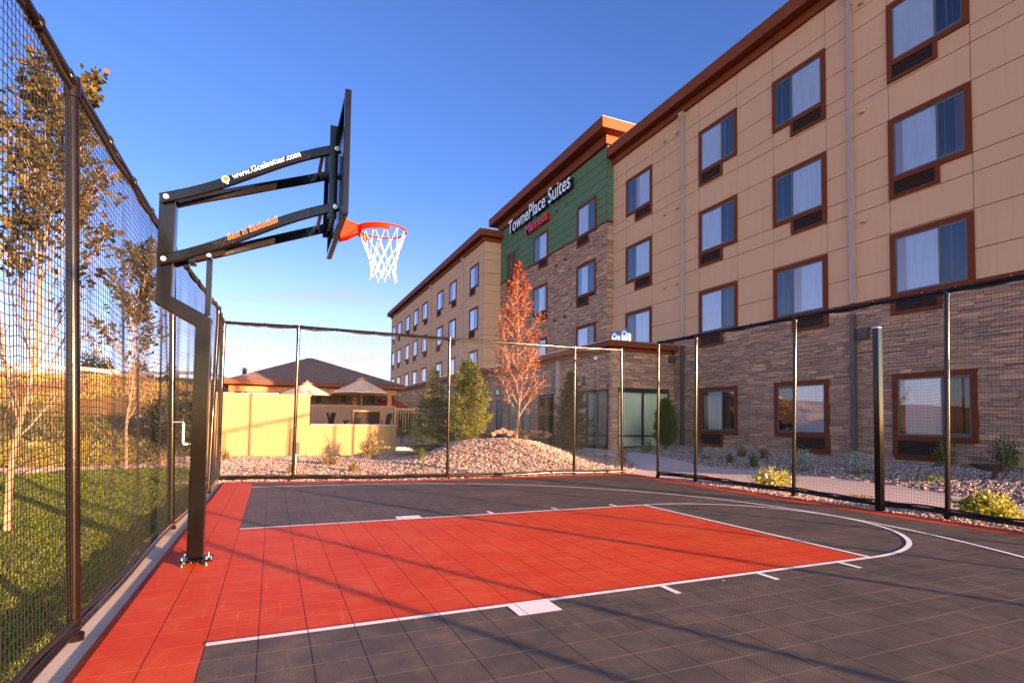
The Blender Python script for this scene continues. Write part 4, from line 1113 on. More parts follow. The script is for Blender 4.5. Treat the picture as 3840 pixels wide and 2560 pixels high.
def chair(x, y, rz, zb, label, seat_h=.75, back_h=1.25, group='dark bar chairs on the patio', mat=None):
    t = thing('patio_chair', label, 'chair', (x, y, zb), group); cs, sn = math.cos(rz), math.sin(rz)
    def P(u, v, w): return (x+u*cs-v*sn, y+u*sn+v*cs, zb+w)
    mt = mat or M['dark_furniture']
    m = MB(); m.add([P(-.24, -.23, seat_h-.03), P(.24, -.23, seat_h-.03), P(.24, .23, seat_h-.03), P(-.24, .23, seat_h-.03), P(-.24, -.23, seat_h), P(.24, -.23, seat_h), P(.24, .23, seat_h), P(-.24, .23, seat_h)], [(3, 2, 1, 0), (4, 5, 6, 7), (0, 1, 5, 4), (1, 2, 6, 5), (2, 3, 7, 6), (3, 0, 4, 7)]); m.build('seat', mt, t)
    m = MB(); pts = [P(0, .22, seat_h), P(0, .26, seat_h+.2), P(0, .33, back_h)]
    for a, b in zip(pts[:-1], pts[1:]): m.bar(a, b, .44, .025, up=(-sn, cs, 0.001))
    m.build('backrest', mt, t)
    for u, v in ((-.21, -.2), (.21, -.2), (-.21, .2), (.21, .2)):
        m = MB(); m.tube([P(u, v, seat_h-.03), P(u*1.1, v*1.15, 0)], .014, 6); m.build('leg', mt, t)
    return t
cy = 21.2
for c6x, rz, lab in ((925, -1.25, 'dark bar chair tilted back against the high yellow wall end, leftmost at the patio table'), (1005, 1.35, 'dark bar chair facing away, second from the left behind the low yellow wall'), (1375, -1.3, 'dark bar chair at the right end of the patio table, left of the timber post')):
    q = at(780+c6x/2.1, 1580, 1, cy); chair(q[0], cy, rz, .26, lab)
q = at(1360, 1580, 1, cy); t = thing('bar_table', 'dark square bar table with a boxy centre under the tan umbrella', 'table', (q[0], cy, .26))
m = MB(); m.box(q[0]-.75, q[0]+.75, cy-.4, cy+.4, 1.17, 1.21); m.build('tabletop', M['dark_furniture'], t)
for sx in (-1, 1):
    for sy in (-1, 1): m = MB(); m.box(q[0]+sx*.68-.03, q[0]+sx*.68+.03, cy+sy*.34-.03, cy+sy*.34+.03, .26, 1.17); m.build('leg', M['dark_furniture'], t)
q = at(780+1245/2.1, 1580, 1, 20.3); t = thing('fire_box', 'dark boxy grill cabinet with a lighter frame behind the low yellow wall', 'grill', (q[0], 20.3, .26))
m = MB(); m.box(q[0]-.50, q[0]+.50, 20.1, 20.6, .26, 1.56); m.build('cabinet', M['dark_furniture'], t)
m = MB(); m.box(q[0]-.54, q[0]-.501, 20.06, 20.64, .26, 1.6); m.box(q[0]+.501, q[0]+.54, 20.06, 20.64, .26, 1.6); m.box(q[0]-.50, q[0]+.50, 20.06, 20.64, 1.561, 1.6); m.build('frame', M['wood_orange'], t)
q = at(*c6(1570, 1090), 2, .26); chair(at(1528, 1660, 1, 18.6)[0], 18.6, 1.2, .26, 'dark patio chair on the paving between the low wall end and the spruce', .48, 1.0, None)
chair(at(1560, 1640, 1, 20.6)[0], 20.6, -.8, .26, 'dark chair half hidden behind the spruce branches', .48, 1.0, None)
# black railing
xr0 = at(1482, 1540, 1, 24.5)[0]; xr1 = at(1760, 1540, 1, 24.5)[0]
t = thing('patio_railing', 'black metal picket railing behind the patio, partly hidden by the spruce', 'railing', (xr0, 24.5, .2))
m = MB(); m.bar((xr0, 24.5, 1.78), (xr1, 24.5, 1.78), .05, .05); m.bar((xr0, 24.5, .42), (xr1, 24.5, .42), .04, .04); m.build('rail', M['black_metal'], t)
m = MB()
for x_ in np.arange(xr0+.12, xr1, .13): m.box(x_-.012, x_+.012, 24.49, 24.51, .44, 1.755)
tag(m.build('picket', M['black_metal'], t), kind=None)
for x_ in np.arange(xr0, xr1+.1, 1.9): m = MB(); m.box(x_-.035, x_+.035, 24.465, 24.535, .2, 1.86); m.build('post', M['black_metal'], t)

# electrical box by the fence post
t = thing('electrical_box', 'small grey electrical box on a short stand behind the far fence', 'electrical box', (1.16, 9.35, 0))
m = MB(); m.box(1.08, 1.22, 9.32, 9.40, .50, .74); m.build('case', M['wallbox'], t, bevel=.01)
m = MB(); m.tube([(1.15, 9.36, .0), (1.15, 9.36, .5)], .018, 8); m.build('conduit', M['galv'], t)
# bench beside the hotel
q = at(3700, 1760, 0, 13.2)
t = thing('garden_bench', 'dark brown curved bench slab on a stub leg in the gravel near the hotel wall', 'bench', (13.2, 2.8, .2))
m = MB(); V = []; n = 14
p_l = at(3640, 1738, 0, 13.2); p_r = at(3775, 1748, 0, 13.2); zt_ = p_l[2]
for i in range(n+1):
    s_ = i/n; yy = p_l[1]+(p_r[1]-p_l[1])*s_; th = .02+.10*math.sin(min(1, s_*1.15)*PI*.62); w_ = .05+.16*math.sin(min(1, .1+s_)*PI*.8)
    for a, b in ((-w_, 0), (w_, 0), (w_*.8, -th), (-w_*.8, -th)): V.append((13.2+a, yy, zt_+.01*math.sin(s_*3)+b))
F = [(i*4+j, i*4+(j+1) % 4, (i+1)*4+(j+1) % 4, (i+1)*4+j) for i in range(n) for j in range(4)]+[(0, 1, 2, 3), (n*4+3, n*4+2, n*4+1, n*4)]
m.add(V, F); m.build('slab', M['bench_wood'], t)
ql = at(3740, 1780, 0, 13.2)
m = MB(); m.tube([(13.2, ql[1], .15), (13.2, ql[1], zt_-.06)], [.09, .07], 10); m.build('leg', M['bench_wood'], t)

# ------------------------------------------------------------------ vegetation
def rand_dirs(n, r=rng):
    v = r.normal(size=(n, 3)); return v/np.linalg.norm(v, axis=1)[:, None]
def leaf_quads(P, size, r=rng, aspect=.5, direction=None, spread=1.0, droop=0):
    """one rhombus per point; size scalar or array"""
    n = len(P); size = np.ones(n)*size*r.uniform(.7, 1.3, n)
    d = rand_dirs(n, r)
    if direction is not None:
        d = direction*1.0+d*spread; d /= np.linalg.norm(d, axis=1)[:, None]
    d[:, 2] -= droop; d /= np.linalg.norm(d, axis=1)[:, None]
    q = rand_dirs(n, r); s = np.cross(d, q); s /= np.linalg.norm(s, axis=1)[:, None]+1e-9
    a = P; b = P+d*size[:, None]*.5+s*size[:, None]*aspect*.5; c = P+d*size[:, None]; e = P+d*size[:, None]*.5-s*size[:, None]*aspect*.5
    V = np.stack([a, b, c, e], 1).reshape(-1, 3); F = np.arange(4*n).reshape(n, 4)
    return V, F
def branch_pts(p0, d, L, bend, r, n=6, up=.0):
    pts = [np.array(p0, float)]; d = np.array(d, float); d /= np.linalg.norm(d)
    for i in range(n):
        d = d+r.normal(size=3)*bend+np.array([0, 0, up]); d /= np.linalg.norm(d); pts.append(pts[-1]+d*L/n)
    return np.array(pts)

def broadleaf(name, label, base, height, lean, crown0, nbranch, blen, leafn, lsize, leafmat, barkm, r0=.05, angle=.55, upb=.10, bare_low=0, seed=0, cat='tree', group=None, leafstart=0.35, aspect=.6, spread_top=.35, zmin_leaf=None, sides=None):
    r = np.random.default_rng(seed); t = thing(name, label, cat, base, group)
    bx, by, bz = base; m = MB(); n = 16
    tr = np.array([(bx+lean[0]*(i/n)+.03*math.sin(i*.9+seed), by+lean[1]*(i/n)+.03*math.cos(i*.7+seed), bz-.08+height*.97*i/n) for i in range(n+1)])
    rad = r0*(1-np.linspace(0, 1, n+1)*.9); rad[0] *= 1.35; m.tube(tr, rad, 9)
    LP = []; LD = []
    for k in range(nbranch):
        f = crown0+(1-crown0)*(k+.5)/nbranch*.97; i = f*n; i0 = min(n-1, int(i)); p = tr[i0]*(1-(i-i0))+tr[i0+1]*(i-i0)
        a = k*2.399+r.uniform(-.4, .4); ff = (f-crown0)/(1-crown0)
        L = blen*(1-ff)**spread_top*r.uniform(.75, 1.15)*(1 if ff > .05 else .8)
        ang = angle*r.uniform(.75, 1.25)
        d = np.array([math.cos(a)*math.sin(ang), math.sin(a)*math.sin(ang), math.cos(ang)])
        P = branch_pts(p, d, L, .10, r, 7, upb); m.tube(P, np.linspace(rad[i0]*.5, .003, len(P)), 5, cap=False)
        for j in range(2, len(P)):
            for q in range(3 if L > .5 else 2):
                d2 = (P[j]-P[j-1]); d2 /= np.linalg.norm(d2); d2 = d2+r.normal(size=3)*.55; L2 = L*.30*r.uniform(.6, 1.3)*(1.15-j/len(P)*.5)
                Q = branch_pts(P[j], d2, L2, .15, r, 4, upb*.7); m.tube(Q, np.linspace(rad[i0]*.16+.0015, .0016, len(Q)), 3, cap=False)
                if j/len(P) >= leafstart or ff > .5: LP.append(Q); LD.append(np.repeat((Q[-1]-Q[0])[None]/np.linalg.norm(Q[-1]-Q[0]), len(Q), 0))
    m.build('trunk', barkm, t)
    A = np.concatenate(LP); D = np.concatenate(LD)
    if zmin_leaf is not None: k = A[:, 2] > zmin_leaf+r.normal(size=len(A))*.25; A = A[k]; D = D[k]
    i = r.integers(0, len(A), leafn); P = A[i]+r.normal(size=(leafn, 3))*.035
    V, F = leaf_quads(P, lsize, r, aspect, D[i], 1.1, droop=.15)
    MB().bulk(V, F).build('crown', leafmat, t)
    return t

def conifer(name, label, base, height, rad, nwh, leafn, lsize, mat, seed=0, droop=.12, tip=None, dens_pow=1.0, asc=.2, topspike=.12, irregular=.2, per=6, brushy=.05):
    r = np.random.default_rng(seed); t = thing(name, label, 'conifer', base); bx, by, bz = base; m = MB()
    m.tube([(bx, by, bz-.1), (bx+.02, by, bz+height*.5), (bx, by, bz+height*.98)], [.06, .04, .008], 8)
    LP = []; LD = []; TP = []; TD = []
    for k in range(nwh):
        f = (k+.3)/nwh; z = bz+.06*height+height*.90*f
        R = rad*((1-f)**dens_pow*.93+.07)*(1.0 if f > .10 else .80)
        for j in range(per+int(3*(1-f))):
            a = k*1.1+2*PI*j/(per+int(3*(1-f)))+r.uniform(-.25, .25); L = R*r.uniform(1-irregular, 1+irregular*.9)
            d = np.array([math.cos(a), math.sin(a), asc-droop*(1-f)])
            P = branch_pts((bx, by, z), d, L, .07, r, 6, asc*.12); m.tube(P, np.linspace(.012*(1-f)+.004, .003, len(P)), 4, cap=False)
            for q in range(1, len(P)):
                dd = P[q]-P[q-1]; dd /= np.linalg.norm(dd); LP.append(P[q][None]); LD.append(dd[None])
                side = np.cross(dd, (0, 0, 1)); side /= np.linalg.norm(side)+1e-9
                for sgn in (-1, 1):
                    L2 = L*.34*(1.1-q/len(P)*.75)*r.uniform(.6, 1.2); d2 = dd*.7+side*sgn*.8+np.array([0, 0, r.normal()*.12])
                    Q = branch_pts(P[q], d2, L2, .08, r, 4, .02); LP.append(Q); LD.append(np.repeat((d2/np.linalg.norm(d2))[None], len(Q), 0))
                    if q > len(P)-3: TP.append(Q[-1:]); TD.append((d2/np.linalg.norm(d2))[None])
    A = [np.array([[bx, by, bz+height*(.86+.14*i/8)] for i in range(9)])]; LP += A*3; LD += [np.repeat(np.array([[0, 0, 1.0]]), 9, 0)]*3
    m.build('trunk', M['bark_dark'], t)
    A = np.concatenate(LP); D = np.concatenate(LD); i = r.integers(0, len(A), leafn); P = A[i]+r.normal(size=(leafn, 3))*brushy*.5
    V, F = leaf_quads(P, lsize, r, .13, D[i], .9); mm = MB(); mm.bulk(V, F); 
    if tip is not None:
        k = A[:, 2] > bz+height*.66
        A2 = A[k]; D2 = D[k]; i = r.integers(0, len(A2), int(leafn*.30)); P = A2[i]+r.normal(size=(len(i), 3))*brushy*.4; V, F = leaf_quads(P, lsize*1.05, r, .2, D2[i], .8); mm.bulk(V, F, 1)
    mm.build('crown', [mat, tip] if tip is not None else mat, t)
    return t

def shrub(name, label, base, w, h, n, ls, mat, seed=0, aspect=.5, flowers=0, cat='shrub', group=None, d=None, upright=0.0, hollow=.5, stems=14):
    r = np.random.default_rng(seed+100); d = d or w; t = thing(name, label, cat, base, group); bx, by, bz = base
    m = MB(); LP = []; LD = []
    for k in range(stems):
        a = r.uniform(0, 2*PI); rr = math.sqrt(r.random()); p1 = np.array([bx+math.cos(a)*rr*w/2, by+math.sin(a)*rr*d/2, bz+h*(1-.55*rr**2)*r.uniform(.75, 1.02)])
        p0 = np.array([bx+math.cos(a)*rr*w*.10, by+math.sin(a)*rr*d*.10, bz-.03]); mid = (p0+p1)/2+r.normal(size=3)*w*.05+np.array([math.cos(a)*rr*w*.08, math.sin(a)*rr*w*.08, 0])
        P = np.array([p0*(1-s)**2+2*mid*s*(1-s)+p1*s*s for s in np.linspace(0, 1, 7)]); m.tube(P, np.linspace(.007, .002, 7), 4, cap=False)
        LP.append(P[2:]); LD.append(np.repeat((P[-1]-P[2])[None]/np.linalg.norm(P[-1]-P[2]), 5, 0))
    m.build('stems', M['bark'], t)
    A = np.concatenate(LP); D = np.concatenate(LD); i = r.integers(0, len(A), n); P = A[i]+r.normal(size=(n, 3))*np.array([w, d, h])*.085
    P[:, 2] = np.maximum(P[:, 2], bz+.01)
    V, F = leaf_quads(P, ls, r, aspect, D[i], 1.2-upright); MB().bulk(V, F).build('foliage', mat, t)
    if flowers:
        m = MB(); i = r.integers(0, len(A), flowers)
        for q in i:
            c = A[q]+r.normal(size=3)*w*.06+np.array([0, 0, h*.10]); m.sphere(c, w*.045, w*.045, w*.035, 7, 5)
        m.build('blossom', M['petal'], t)
    return t
def tuft(name, label, base, w, h, n, mat, seed=0, group=None, width=.012):
    r = np.random.default_rng(seed+300); bx, by, bz = base; V = []; F = []
    a = r.uniform(0, 2*PI, n); rr = r.uniform(0, 1, n); hh = h*r.uniform(.5, 1.1, n)
    bx_ = bx+np.cos(a)*rr*w*.15; by_ = by+np.sin(a)*rr*w*.15; tx = bx+np.cos(a)*rr*w*.55; ty = by+np.sin(a)*rr*w*.55
    sx = -np.sin(a)*width/2; sy = np.cos(a)*width/2; mx = (bx_*.6+tx*.4); my = (by_*.6+ty*.4)
    P = np.stack([np.stack([bx_-sx, by_-sy, 0*a+bz-.01], 1), np.stack([bx_+sx, by_+sy, 0*a+bz-.01], 1), np.stack([mx+sx, my+sy, bz+hh*.65], 1), np.stack([mx-sx, my-sy, bz+hh*.65], 1), np.stack([tx, ty, bz+hh], 1)], 1).reshape(-1, 3)
    m = MB(); m.bulk(P, [(5*i, 5*i+1, 5*i+2, 5*i+3) for i in range(n)]); m2 = MB()
    F = [(5*i, 5*i+1, 5*i+2, 5*i+3) for i in range(n)]+[(5*i+3, 5*i+2, 5*i+4) for i in range(n)]
    m = MB(); m.add(P-0, F); o = m.build(name, mat, None, loc=base); tag(o, label, 'ornamental grass', group); return o
def gpos(px, py, z=None):
    z = 0.0 if z is None else z
    for _ in range(12):
        q = at(px, py, 2, z); z = g1(q[0], q[1])*.6+z*.4
    if q[0] > 14.75 and q[1] < 14.5: q = at(px, py, 0, 14.7)
    return (float(q[0]), float(q[1]), g1(q[0], q[1]))
def wid(px, base):   # metres for a pixel span at that base
    return px/FPX*float((np.array(base)-CAM)@_f)

# left lawn trees
b1 = (-1.93, 4.62, g1(-1.93, 4.62))
broadleaf('young_maple', 'nearer young maple with bare pale lower limbs on the lawn, at the left edge', b1, 5.30, (.30, .25), .20, 30, 1.60, 3700, .082, M['maple_leaf'], M['bark'], .036, .46, .05, seed=21, zmin_leaf=2.95, aspect=.75, spread_top=.30)
b2 = (-2.35, 12.45, g1(-2.35, 12.45))
broadleaf('young_maple', 'farther young maple with low forked limbs beside the stone border, behind the fence', b2, 5.4, (.1, .1), .22, 28, 1.45, 2900, .088, M['maple_leaf'], M['bark'], .036, .50, .05, seed=33, zmin_leaf=2.95, aspect=.75, spread_top=.35)
# dark broken limb brace seen by the near tree
# red leaved tree on the mound
rb = (7.07, 11.62, g1(7.07, 11.62)); 
broadleaf('red_leaf_tree', 'slender red-leaved ornamental tree on the gravel mound', rb, 6.15-rb[2], (.0, .15), .13, 54, 1.60, 4600, .078, M['red_leaf'], M['bark'], .034, .70, .045, seed=5, aspect=.42, leafstart=.0, spread_top=.85)
# conifers
q = at(1755, 1655, 1, 13.8); conifer('pine_tree', 'bushy yellow-green pine on the left shoulder of the gravel mound', (q[0], 13.8, g1(q[0], 13.8)), at(1755, 1350, 1, 13.8)[2]-g1(q[0], 13.8), .82, 15, 16000, .13, M['pine_leaf'], 2, .0, None, .62, .45, per=6, brushy=.07, irregular=.3)
q = at(1622, 1675, 1, 15.0); conifer('spruce_tree', 'tall narrow spruce with pale tip left of the yellow-green pine', (q[0], 15.0, g1(q[0], 15)), at(1622, 1372, 1, 15.0)[2]-g1(q[0], 15), 1.05, 17, 34000, .085, M['spruce_leaf'], 7, .15, M['spruce_tip'], 1.25, .1, per=6, irregular=.25)
q = at(2140, 1640, 1, 15.0); conifer('spruce_tree', 'dark conical spruce in front of the annex windows, right of the mound', (q[0], 15.0, g1(q[0], 15)), at(2130, 1378, 1, 15.0)[2]-g1(q[0], 15), 1.0, 17, 34000, .085, M['spruce_leaf'], 9, .12, None, 1.0, .15, per=6, irregular=.25)
q = at(2495, 1688, 1, 13.0); conifer('pine_tree', 'small green mugo pine at the inner corner of the annex and beige wing', (q[0], 13.0, g1(q[0], 13)), at(2495, 1492, 1, 13.0)[2]-g1(q[0], 13), .62, 14, 13000, .10, M['green_leaf'], 12, .0, None, .75, .6, per=6)

# shrubs
SH = [
 ('shrub', 'low orange-leaved plant by the second post of the right fence', 2657, 1796, 55, 18, 260, .03, 'orange_leaf', 0),
 ('flowering_shrub', 'yellow-green bush with white blossoms behind the right fence, nearer the gate', 2893, 1830, 140, 72, 1500, .05, 'yellow_leaf', 16),
 ('shrub', 'low olive groundcover left of the square black post', 3215, 1872, 100, 18, 500, .03, 'olive_leaf', 0),
 ('flowering_shrub', 'broad yellow-green bush with white blossoms at the right edge, by the last fence post', 3700, 1945, 180, 88, 2400, .055, 'yellow_leaf', 12),
 ('shrub', 'small blue-grey bush under the leftmost ground floor window', 2672, 1708, 48, 34, 420, .04, 'blue_leaf', 0),
 ('shrub', 'flat green mat plant in front of the small blue-grey bush', 2652, 1718, 46, 12, 300, .03, 'green_leaf', 0),
 ('shrub', 'dark green shrub beside the leftmost ground floor vent', 2628, 1700, 30, 36, 300, .04, 'green_leaf', 0),
 ('shrub', 'blue-grey dwarf spruce bush behind the third fence post', 3003, 1745, 78, 55, 800, .045, 'blue_leaf', 0),
 ('shrub', 'flat green mat plant below the dwarf spruce bush at the third fence post', 2998, 1764, 90, 14, 500, .03, 'green_leaf', 0),
 ('shrub', 'blue-grey dwarf spruce bush at the foot of the dark downspout', 3215, 1758, 76, 58, 800, .045, 'blue_leaf', 0),
 ('shrub', 'flat green mat plant just left of the square black post', 3240, 1778, 84, 16, 500, .03, 'green_leaf', 0),
 ('shrub', 'flat green mat plant between the square black post and the rightmost fence post', 3490, 1808, 100, 20, 600, .03, 'green_leaf', 0),
 ('shrub', 'tall thin leafy shrub above the dark bench', 3768, 1760, 76, 120, 700, .06, 'green_leaf', 0),
 ('shrub', 'dusky leafy shrub in front of the big ground floor vent, beside the rightmost fence post', 3545, 1745, 70, 92, 420, .06, 'green_leaf', 0),
 ('shrub', 'small green shrub before the dark storefront window of the annex side', 2428, 1702, 40, 46, 360, .05, 'green_leaf', 0),
 ('shrub', 'thin twiggy shrub just behind the far fence corner post by the gate gap', 2329, 1742, 46, 96, 420, .05, 'olive_leaf', 0),
 ('shrub', 'upright sunlit olive shrub against the low yellow wall', 1385, 1722, 66, 102, 900, .06, 'olive_leaf', 0),
 ('shrub', 'spreading olive shrub in the gravel before the yellow wall', 1232, 1745, 74, 42, 600, .05, 'olive_leaf', 0),
 ('shrub', 'small yellowish shrub at the foot of the far fence post by the electrical box', 1092, 1781, 30, 44, 260, .045, 'olive_leaf', 0),
 ('shrub', 'scraggly shrub at the left end of the yellow wall, by the fence corner', 834, 1730, 44, 50, 300, .05, 'olive_leaf', 0),
 ('shrub', 'low green clump on the right flank of the gravel mound', 2205, 1678, 34, 18, 200, .035, 'green_leaf', 0),
]
for i, (nm, lab, px, py, w, h, n, ls, mt, fl) in enumerate(SH):
    b = gpos(px, py); shrub(nm, lab, b, wid(w, b)*(1.25 if mt in ('blue_leaf', 'green_leaf') else 1.0), wid(h, b)*(1.2 if mt in ('blue_leaf', 'green_leaf') else 1.0), n, ls, M[mt], i, flowers=fl, stems=18 if n > 400 else 10, aspect=.55)
TF = [('thin grass tuft under the middle ground floor window, leftmost of four', 2782, 1716, 40, 36, 'olive_leaf'), ('short green grass tuft, second of four by the hotel wall', 2737, 1738, 36, 32, 'green_leaf'),
      ('tall green grass tuft nearest the path, lowest of four by the hotel wall', 2827, 1752, 42, 46, 'green_leaf'), ('thin grass tuft left of the third fence post, by the hotel wall', 2865, 1722, 40, 38, 'olive_leaf'),
      ('wispy pale grass tuft in the gravel in front of the spreading shrub', 1323, 1772, 40, 34, 'olive_leaf'), ('spiky green grass tuft in the gravel below the spruce', 1578, 1722, 34, 36, 'green_leaf'),
      ('slim green grass tuft near the far fence, below the spiky one', 1585, 1768, 14, 30, 'green_leaf'), ('grass tuft at the left of the red-leaved tree base', 1932, 1718, 26, 26, 'olive_leaf'), ('grass tuft at the right of the red-leaved tree base', 1968, 1720, 26, 20, 'olive_leaf')]
for i, (lab, px, py, w, h, mt) in enumerate(TF):
    b = gpos(px, py); tuft('grass_tuft', lab, b, wid(w, b)*1.7, wid(h, b)*1.25, 120, M[mt], i)
# left side planting
lg = 'yellow flowering brush beyond the lawn'
LB = [(-4.4, 13.9, 1.3, .75, 'yellow brush clump in front, left of the nearer maple trunk'), (-3.55, 14.6, 1.4, .8, 'yellow brush clump between the nearer maple trunk and the left fence post'), (-2.9, 15.0, 1.0, .55, 'low yellow brush clump just right of the left fence post'),
      (-5.2, 15.6, 1.4, .9, 'tall yellow brush clump at the left edge'), (-4.4, 16.8, 1.3, .8, 'yellow brush clump at the back, left of the fence post'), (-5.9, 14.4, 1.2, .7, 'yellow brush clump at the left picture edge behind pale rocks')]
for i, (x, y, w, h, lab) in enumerate(LB): shrub('yellow_brush', lab, (x, y, g1(x, y)), w, h, 1300, .06, M['brush_leaf'], 40+i, group=lg, stems=30, upright=.5, aspect=.4)
JB = [(-2.2, 19.6, 1.9, 1.75, 'dark evergreen bush on the slope behind the farther maple'), (-1.55, 18.6, 1.3, 1.6, 'dark evergreen bush nearest the yellow wall end'), (-2.75, 21.8, 2.0, 1.5, 'dark evergreen bush higher on the slope')]
for i, (x, y, w, h, lab) in enumerate(JB): shrub('evergreen_bush', lab, (x, y, g1(x, y)), w, h, 5200, .09, M['juniper_leaf'], 60+i, stems=60)
shrub('dry_shrub', 'dry reddish twiggy shrub at the edge of the stone border, right of the farther maple', (-1.75, 13.7, g1(-1.75, 13.7)), .8, .45, 220, .05, M['olive_leaf'], 70, stems=40)
for i, (px, py, h) in enumerate([(350, 1392, 60), (395, 1395, 32), (525, 1405, 38), (640, 1408, 26)]):
    q = at(px, py, 1, 62); z = g1(q[0], 62)
    shrub('distant_tree', ['round dark tree on the skyline above the guardrail, left and largest of the skyline trees', 'small round tree just right of the largest skyline tree', 'pointed tree on the skyline right of the farther maple trunk', 'tiny tree on the skyline at the right end of the guardrail'][i], (q[0], 62, z), h/FPX*68*1.3, h/FPX*68*1.25+(q[2]-z), 1600, .25, M['green_leaf'], 80+i, cat='tree', stems=30)
# boulders
def boulder(name, label, c, s, mat, seed, group=None):
    r = np.random.default_rng(seed+900); bm = bmesh.new(); bmesh.ops.create_icosphere(bm, subdivisions=2, radius=1)
    A = r.normal(size=(5, 3)); 
    for v in bm.verts:
        p = np.array(v.co); k = 1+.16*sum(math.sin(3*(p@a)) for a in A)/2; 
        for a in A[:4]:
            a_ = a/np.linalg.norm(a); dd = p@a_
            if dd > .55: p = p-a_*(dd-.55)*.85
        p = p*k; p = p*(1+.06*math.sin(9*p[0]+seed)*math.sin(8*p[1])*math.sin(7*p[2]+1)); v.co = Vector((p[0]*s[0], p[1]*s[1], p[2]*s[2]))
    me = bpy.data.meshes.new(name); bm.to_mesh(me); bm.free(); me.materials.append(mat)
    o = bpy.data.objects.new(name, me); C.objects.link(o); o.location = c; tag(o, label, 'boulder', group)
    return o
bl = [('leftmost brown boulder in the row behind the mound', 1870, 1612, .26), ('low flat brown boulder second in the row behind the mound', 1888, 1606, .22), ('rounded brown boulder behind the mound left of the red tree trunk', 1912, 1612, .26), ('brown boulder directly behind the red tree trunk', 1940, 1606, .30),
      ('large brown boulder just right of the red tree trunk', 1968, 1610, .34), ('squarish brown boulder right of the large one on the mound', 1996, 1610, .28), ('brown boulder with pointed top, toward the right of the row', 2022, 1612, .28), ('rightmost brown boulder of the row before the dark spruce', 2050, 1622, .26), ('small brown boulder in front of the squarish one', 1984, 1620, .16), ('small reddish boulder at the left end of the row', 1850, 1622, .18)]
for i, (lab, px, py, s) in enumerate(bl):
    q = at(px, py, 1, 13.3); s *= .52+.12*(i % 3); z = max(g1(q[0], 13.3)+s*.15, q[2]-s*.45); boulder('boulder', lab, (q[0], 13.3, z), (s, s*.8, s*(.55+.2*(i % 2))), M['rock'], i, 'brown boulders along the top of the mound')
for i, (px, py, s, lab) in enumerate([(2268, 1712, .2, 'brown rock at the right foot of the mound by the path'), (2293, 1722, .22, 'second brown rock at the right foot of the mound, nearer the fence')]):
    b = gpos(px, py); boulder('boulder', lab, b, (s, s*.8, s*.45), M['rock'], 20+i)
for i, (px, py, s, lab) in enumerate([(60, 1690, .26, 'pale rock at the lawn edge, leftmost, beside the near maple trunk'), (110, 1678, .22, 'pale rock at the lawn edge, second from the left'), (160, 1688, .26, 'pale rock at the lawn edge, third from the left'), (200, 1695, .18, 'small pale rock at the lawn edge beside the left fence post'), (10, 1700, .22, 'pale rock cut by the left picture edge'), (530, 1645, .35, 'grey rock on the slope behind the farther maple')]):
    b = gpos(px, py); boulder('boulder', lab, b, (s, s*.8, s*.55), M['boulder_pale'], 30+i)
# guardrail on the hill crest
t = thing('guardrail', 'pale roadside guardrail along the top of the hill at the left', 'guardrail', (-9, 47, 4))
xs = np.arange(-26, 2.1, 2.0); m = MB()
P = [(x, 47, g1(x, 47)+.62) for x in xs]; m.path(P, [(-.03, -.13), (.03, -.13), (.03, .13), (-.03, .13)]); m.build('rail', M['guard'], t)
for x in xs: m = MB(); m.box(x-.11, x+.11, 47.05, 47.25, g1(x, 47)-.2, g1(x, 47)+.80); m.build('post', M['guard'], t)

# ------------------------------------------------------------------ grass and stones as real pieces
def sample_poly(poly, n, r):
    P = np.array(poly); x = r.uniform(P[:, 0].min(), P[:, 0].max(), n); y = r.uniform(P[:, 1].min(), P[:, 1].max(), n); k = inpoly(x, y, poly); return x[k], y[k]
r = np.random.default_rng(77)
GP = [(-.30, -1.2), (-.30, 9.0), (-.45, 11.6), (-1.2, 12.6), (-2.5, 12.9), (-3.4, 12.4), (-4.6, 11.0), (-4.9, 8.0), (-3.2, 3), (-2.4, -1.2)]
x, y = sample_poly(GP, 420000, r); d = np.hypot(x-CAM[0], y-CAM[1]); k = r.random(len(x)) < np.clip(1.35*(3.6/d)**1.5, 0.03, 1); x, y, d = x[k], y[k], d[k]
n = len(x); h = r.uniform(.020, .048, n)*np.clip(d/5, .9, 1.6); w = .0032*np.clip(d/3.5, 1, 3.2)
clump = .7+.5*np.sin(x*3.1+np.sin(y*2))*np.sin(y*2.7); h *= np.clip(clump, .6, 1.2)
a = r.uniform(0, 2*PI, n); l = r.uniform(-.6, .6, (n, 2))*h[:, None]; z = gh(x, y)+.01
V = np.stack([np.stack([x-np.cos(a)*w, y-np.sin(a)*w, z], 1), np.stack([x+np.cos(a)*w, y+np.sin(a)*w, z], 1), np.stack([x+l[:, 0], y+l[:, 1], z+h], 1)], 1).reshape(-1, 3)
m = MB(); m.bulk(V, np.arange(3*n).reshape(n, 3)); tag(m.build('grass', M['grass_blade']), 'mown green lawn grass beyond the left fence', 'grass', kind='stuff')
print('grass', n)
